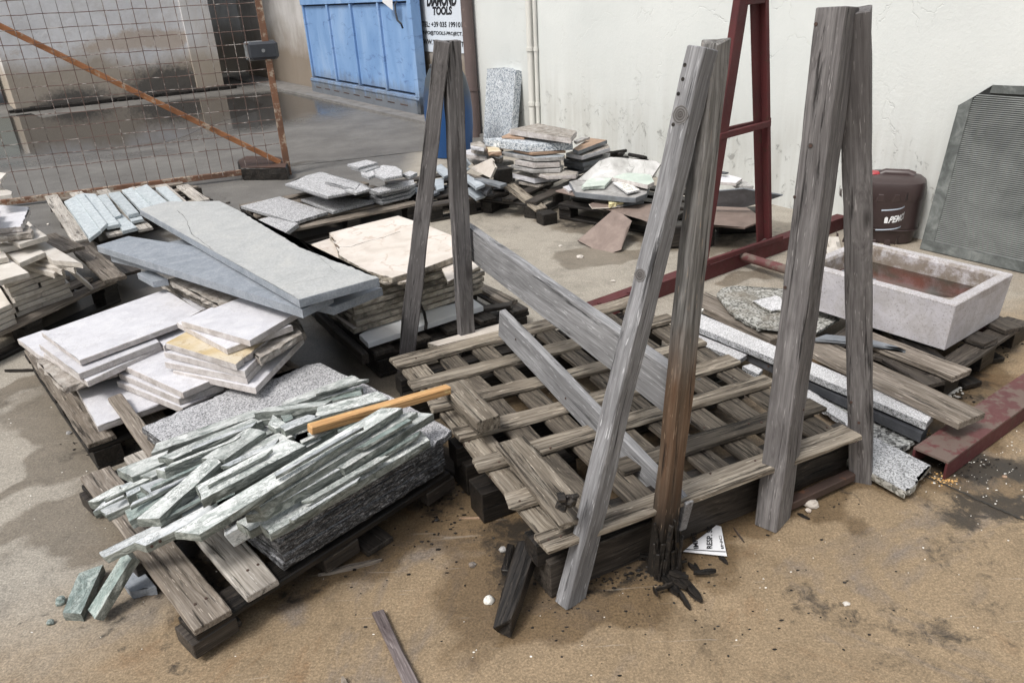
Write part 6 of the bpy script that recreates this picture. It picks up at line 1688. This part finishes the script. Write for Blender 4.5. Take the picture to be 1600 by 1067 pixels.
# ================================================================== TORN SIGN ON THE GROUND
tsp = [(1068, 861), (1136, 868), (1131, 845), (1127, 822), (1119, 820), (1100, 836), (1080, 850)]
torn = empty('torn_sign', at(1105, 850), 'torn white plastic sign with black letters lying under the front beam', 'sign')
P = [at(x, y, .012) for x, y in tsp]
slab_w('sheet', P, .002, [M['paper'], M['paper']], torn)
def gt_(s, a, b, c, d, z=.0145):
    fa_ = quad_fn(at(*a, z), at(*b, z), at(*c, z), at(*d, z)); put_text(s, fa_, M['ink'], torn, .02)
gt_('IMPRE', (1092, 856), (1088, 831), (1080, 833), (1084, 857))
gt_('RESP. SIC', (1113, 856), (1113, 819), (1104, 819), (1104, 857))
gt_('INC', (1131, 856), (1127, 836), (1123, 836), (1127, 857))
bm = bmesh.new(); q = [at(1071, 857, .0145), at(1134, 861, .0145), at(1134, 862, .0145), at(1070, 858, .0145)]
bm.faces.new([bm.verts.new(p) for p in q]); link('ruled_line', bm_mesh(bm), M['ink'], Matrix.Identity(4), torn)

# ================================================================== DEBRIS
def flat_shard(name, p0, p1, w0, w1, t, mat, label, cat, z=.0, lift=0.0):
    a, b = at(*p0), at(*p1); d = (b - a); L_ = d.length; x = d.normalized(); y = V(-x.y, x.x)
    bm = bmesh.new(); n_ = 6; rings = []
    for i in range(n_ + 1):
        u = i / n_; w_ = (w0 + (w1 - w0) * u) * (.25 + .75 * min(1, 4 * u, 4 * (1 - u))) * random.uniform(.85, 1.15) / 2
        c = a.lerp(b, u) + V(0, 0, z + lift * u); h_ = t * random.uniform(.8, 1.1)
        rings.append([c - y * w_, c + y * w_, c + y * w_ * .8 + V(0, 0, h_), c - y * w_ * .8 + V(0, 0, h_)])
    loft(bm, rings); m = frame((a + b) / 2, d)
    me = bm_mesh(bm); me.transform(m.inverted())
    return tag(link(name, me, mat, m), label, cat)
flat_shard('wood_shard', (497, 899), (597, 876), .022, .018, .010, M['wood_mid'], 'grey brown wood shard on the concrete in front of the granite stack', 'shard')
loose_board('wood_stake', [(584, 953), (640, 1095), (672, 1092), (596, 952)], .02, .016, M['wood_stake'], 'grey wooden stake with a dark band pointing up from the bottom edge', 'stake', rough=.003, ragged=.015)
flat_shard('wood_stake', (536, 1062), (546, 1100), .022, .022, .014, M['wood_mid'], 'brown stake tip just showing at the bottom edge', 'stake')
flat_shard('wood_shard', (8, 581), (60, 580), .018, .014, .012, M['wood_black'], 'dark wet splinter on the wet concrete left of the marble pallet', 'shard')
flat_shard('wood_splinter', (1146, 825), (1163, 848), .006, .006, .004, M['wood_leg_brown'], 'thin brown splinter right of the torn sign', 'splinter')
flat_shard('wood_splinter', (1122, 868), (1137, 882), .014, .01, .008, M['wood_black'], 'black splinter under the lower corner of the torn sign', 'splinter')
flat_shard('wood_splinter', (1246, 803), (1265, 812), .010, .008, .007, M['wood_black'], 'dark splinter in front of the cream stone lump', 'splinter')
flat_shard('wood_splinter', (672, 752), (700, 760), .012, .01, .01, M['wood_dark'], 'dark splinter beside the slatted pallet left edge', 'splinter')
flat_shard('wood_splinter', (718, 810), (782, 809), .006, .006, .004, M['brown_orange'], 'thin reddish splinter left of the slatted pallet corner', 'splinter')
cl = [((1030, 890), (1060, 935), .03, .034), ((1062, 905), (1096, 945), .028, .03), ((1020, 888), (1075, 912), .022, .02), ((1083, 902), (1118, 902), .014, .014), ((1075, 885), (1095, 900), .014, .012),
      ((1060, 928), (1078, 955), .014, .012), ((1085, 883), (1092, 896), .01, .008), ((1020, 925), (1027, 941), .008, .006), ((1024, 930), (1050, 925), .01, .008), ((1052, 865), (1062, 888), .02, .014),
      ((1010, 880), (1030, 902), .02, .012), ((1000, 876), (1040, 880), .016, .012), ((1040, 900), (1080, 915), .015, .012), ((1050, 912), (1072, 930), .016, .01)]
for i, (a, b, w0, w1) in enumerate(cl):
    flat_shard('rotten_chip', a, b, w0, w1, .012, M['wood_black'], ['largest flat', 'second flat', 'upper left', 'far right pointed', 'upright leaning', 'lowest', 'tiny upper right', 'lone thin left', 'thin lower left', 'brown edged upper', 'curled left', 'long back', 'crossing middle', 'short middle'][i] + ' black rotten wood chip at the foot of the brown leg', 'wood chip', z=random.uniform(0, .018), lift=random.uniform(-.002, .012)).__setitem__('group', 'rotten chips fallen from the brown leg')
def crumbs(name, n, spots, mat, rr, label, cat, flat=.6, zmax=.0):
    bm = bmesh.new()
    for k in range(n):
        px_, py_, sx, sy = random.choice(spots); c = at(px_ + random.gauss(0, sx), py_ + random.gauss(0, sy)); r_ = random.uniform(*rr) * (1.6 if random.random() < .1 else 1)
        m = Matrix.Translation(V(c.x, c.y, r_ * flat * .5 + random.uniform(0, zmax))) @ Matrix.Rotation(random.uniform(0, 6.28), 4, 'Z')
        res = bmesh.ops.create_icosphere(bm, subdivisions=1, radius=r_, matrix=m)
        s_ = V(random.uniform(.7, 1.6), random.uniform(.5, 1), flat)
        for v in res['verts']:
            o_ = v.co - m.translation; v.co = m.translation + V(o_.x * s_.x, o_.y * s_.y, o_.z * s_.z) * random.uniform(.75, 1.2)
    return tag(link(name, bm_mesh(bm), mat, Matrix.Identity(4)), label, cat, kind='stuff')
crumbs('stone_crumbs', 260, [(1500, 715, 45, 25), (1560, 760, 40, 30), (1470, 745, 30, 12), (1540, 690, 40, 15), (1390, 560, 45, 16), (1465, 600, 14, 8), (1320, 640, 50, 20)], M['chip_white'], (.0010, .0032), 'white stone crumbs scattered on the black grit at the right', 'crumbs')
crumbs('stone_crumbs', 150, [(1280, 880, 200, 80), (1100, 980, 250, 60), (860, 700, 60, 60), (900, 360, 80, 18), (960, 430, 60, 25), (640, 1000, 150, 50), (250, 900, 130, 70), (60, 700, 60, 80), (1180, 430, 60, 18)], M['chip_white'], (.0010, .0026), 'pale crumbs scattered thinly over the concrete', 'crumbs')
crumbs('wood_crumbs', 260, [(1230, 930, 150, 50), (1010, 900, 80, 12), (1060, 900, 50, 30), (920, 960, 60, 30), (1180, 1000, 150, 40), (700, 830, 60, 50), (830, 890, 40, 30), (1290, 790, 60, 14), (560, 900, 80, 40)], M['wood_black'], (.0014, .0048), 'black rotten wood crumbs strewn round the rack feet', 'crumbs', .5)
crumbs('black_grit', 900, [(1480, 590, 30, 20), (1550, 550, 25, 10), (1390, 580, 60, 16), (1560, 640, 60, 14), (1500, 730, 40, 10), (1030, 885, 30, 14), (940, 900, 45, 10), (690, 780, 20, 30), (330, 880, 35, 30), (180, 690, 40, 12), (1330, 600, 60, 22), (380, 850, 20, 14)], M['wood_black'], (.002, .006), 'black wet grit heaped round the pallets', 'grit', .5, .004)
crumbs('orange_crumbs', 90, [(1465, 746, 8, 5), (1482, 752, 8, 3), (1412, 665, 8, 3), (1440, 676, 10, 3)], M['brown_bright'] if 'brown_bright' in M else M['foam'], (.002, .0045), 'yellowish orange crumbs at the corner of the wet granite slab', 'crumbs')
crumbs('plaster_lumps', 60, [(1482, 612, 9, 5)], M['chip_white'], (.004, .009), 'bright white plaster lumps by the end of the streaked plank', 'lumps', .6, .01)
for px_, py_, r_, m_, lab in ((812, 324, .018, 'travertine', 'cream chip beside the black block of the sloping plank'), (856, 347, .022, 'travertine', 'cream stone right of the black end block'), (900, 338, .025, 'cream', 'pale stone under the edge of the black pallet'),
                              (914, 348, .022, 'chip_white', 'white flat chip near the brown propped piece'), (906, 403, .022, 'cream', 'pale flat chip in front of the propped brown piece'), (876, 385, .012, 'cream', 'small pale chip left of the propped brown piece'),
                              (958, 440, .012, 'cream', 'pale pebble on the dry concrete before the tall grey leg'), (729, 350, .02, 'cream', 'pale chip beside the far brown leg'), (75, 351, .012, 'cream', 'cream pebble on the ground in front of the gate'),
                              (357, 318, .02, 'wood_dark', 'dark clod on the ground between gate and granite tile'), (1437, 585, .012, 'chip_white', 'white chip on the grit before the sink'), (1570, 745, .008, 'brown_orange', 'orange chip on the dark grit at the right edge')):
    rock('stone_chip', px_, py_, r_, M[m_], lab, 'chip', flat=.45)

# ---- nails and holes that show on the timbers (placed on the surface they are driven into)
bpy.context.view_layer.update(); DG = bpy.context.evaluated_depsgraph_get()
def nail(px_, py_, r_, name='nail', mat='rust_brown', h_=.0025):
    hit, loc, nrm, idx, ob, mw_ = sc.ray_cast(DG, CAM, ray(px_, py_).normalized())
    if not hit or ob is None: return
    ob = bpy.data.objects[ob.name]
    par = ob.parent if ob.parent else ob
    if ob.name.startswith(('ground', 'plaster')): return
    bm = bmesh.new(); addtube(bm, [(0, 0, -.004), (0, 0, h_)], r_, 8)
    m_ = nrm.to_track_quat('Z', 'Y').to_matrix().to_4x4(); m_.translation = loc
    if par.parent: par = par.parent
    if par.name not in MW: MW[par.name] = par.matrix_world.copy()
    link(name, bm_mesh(bm), M[mat], m_, par)
for q in ((1070, 102), (1067, 124), (1060, 147), (1052, 195)): nail(*q, .0045, 'nail_hole', 'wood_black', .0006)
for q in ((1275, 38), (1267, 228), (1242, 308), (1227, 449), (1201, 572), (1190, 660), (1330, 628), (1342, 660), (1337, 690)): nail(*q, .0045, 'nail')
for q in ((305, 944), (322, 935), (387, 891), (403, 882), (237, 853), (250, 845)): nail(*q, .004)
for q in ((733, 690), (726, 695), (766, 745), (780, 722), (857, 843), (876, 838), (650, 560), (806, 530), (746, 625), (884, 622), (860, 700), (812, 783), (1170, 662), (1145, 590), (1100, 668), (1292, 668), (1255, 640), (1180, 720), (1110, 740), (955, 780)): nail(*q, .0035)
for q in ((82, 309), (90, 309), (96, 338), (105, 337), (118, 368), (128, 367), (285, 291), (290, 296)): nail(*q, .006)
for q in ((1063, 180, .021), (1000, 430, .017), (1266, 229, .009), (1092, 592, .010)): nail(q[0], q[1], q[2], 'knot', 'knot', .0008)
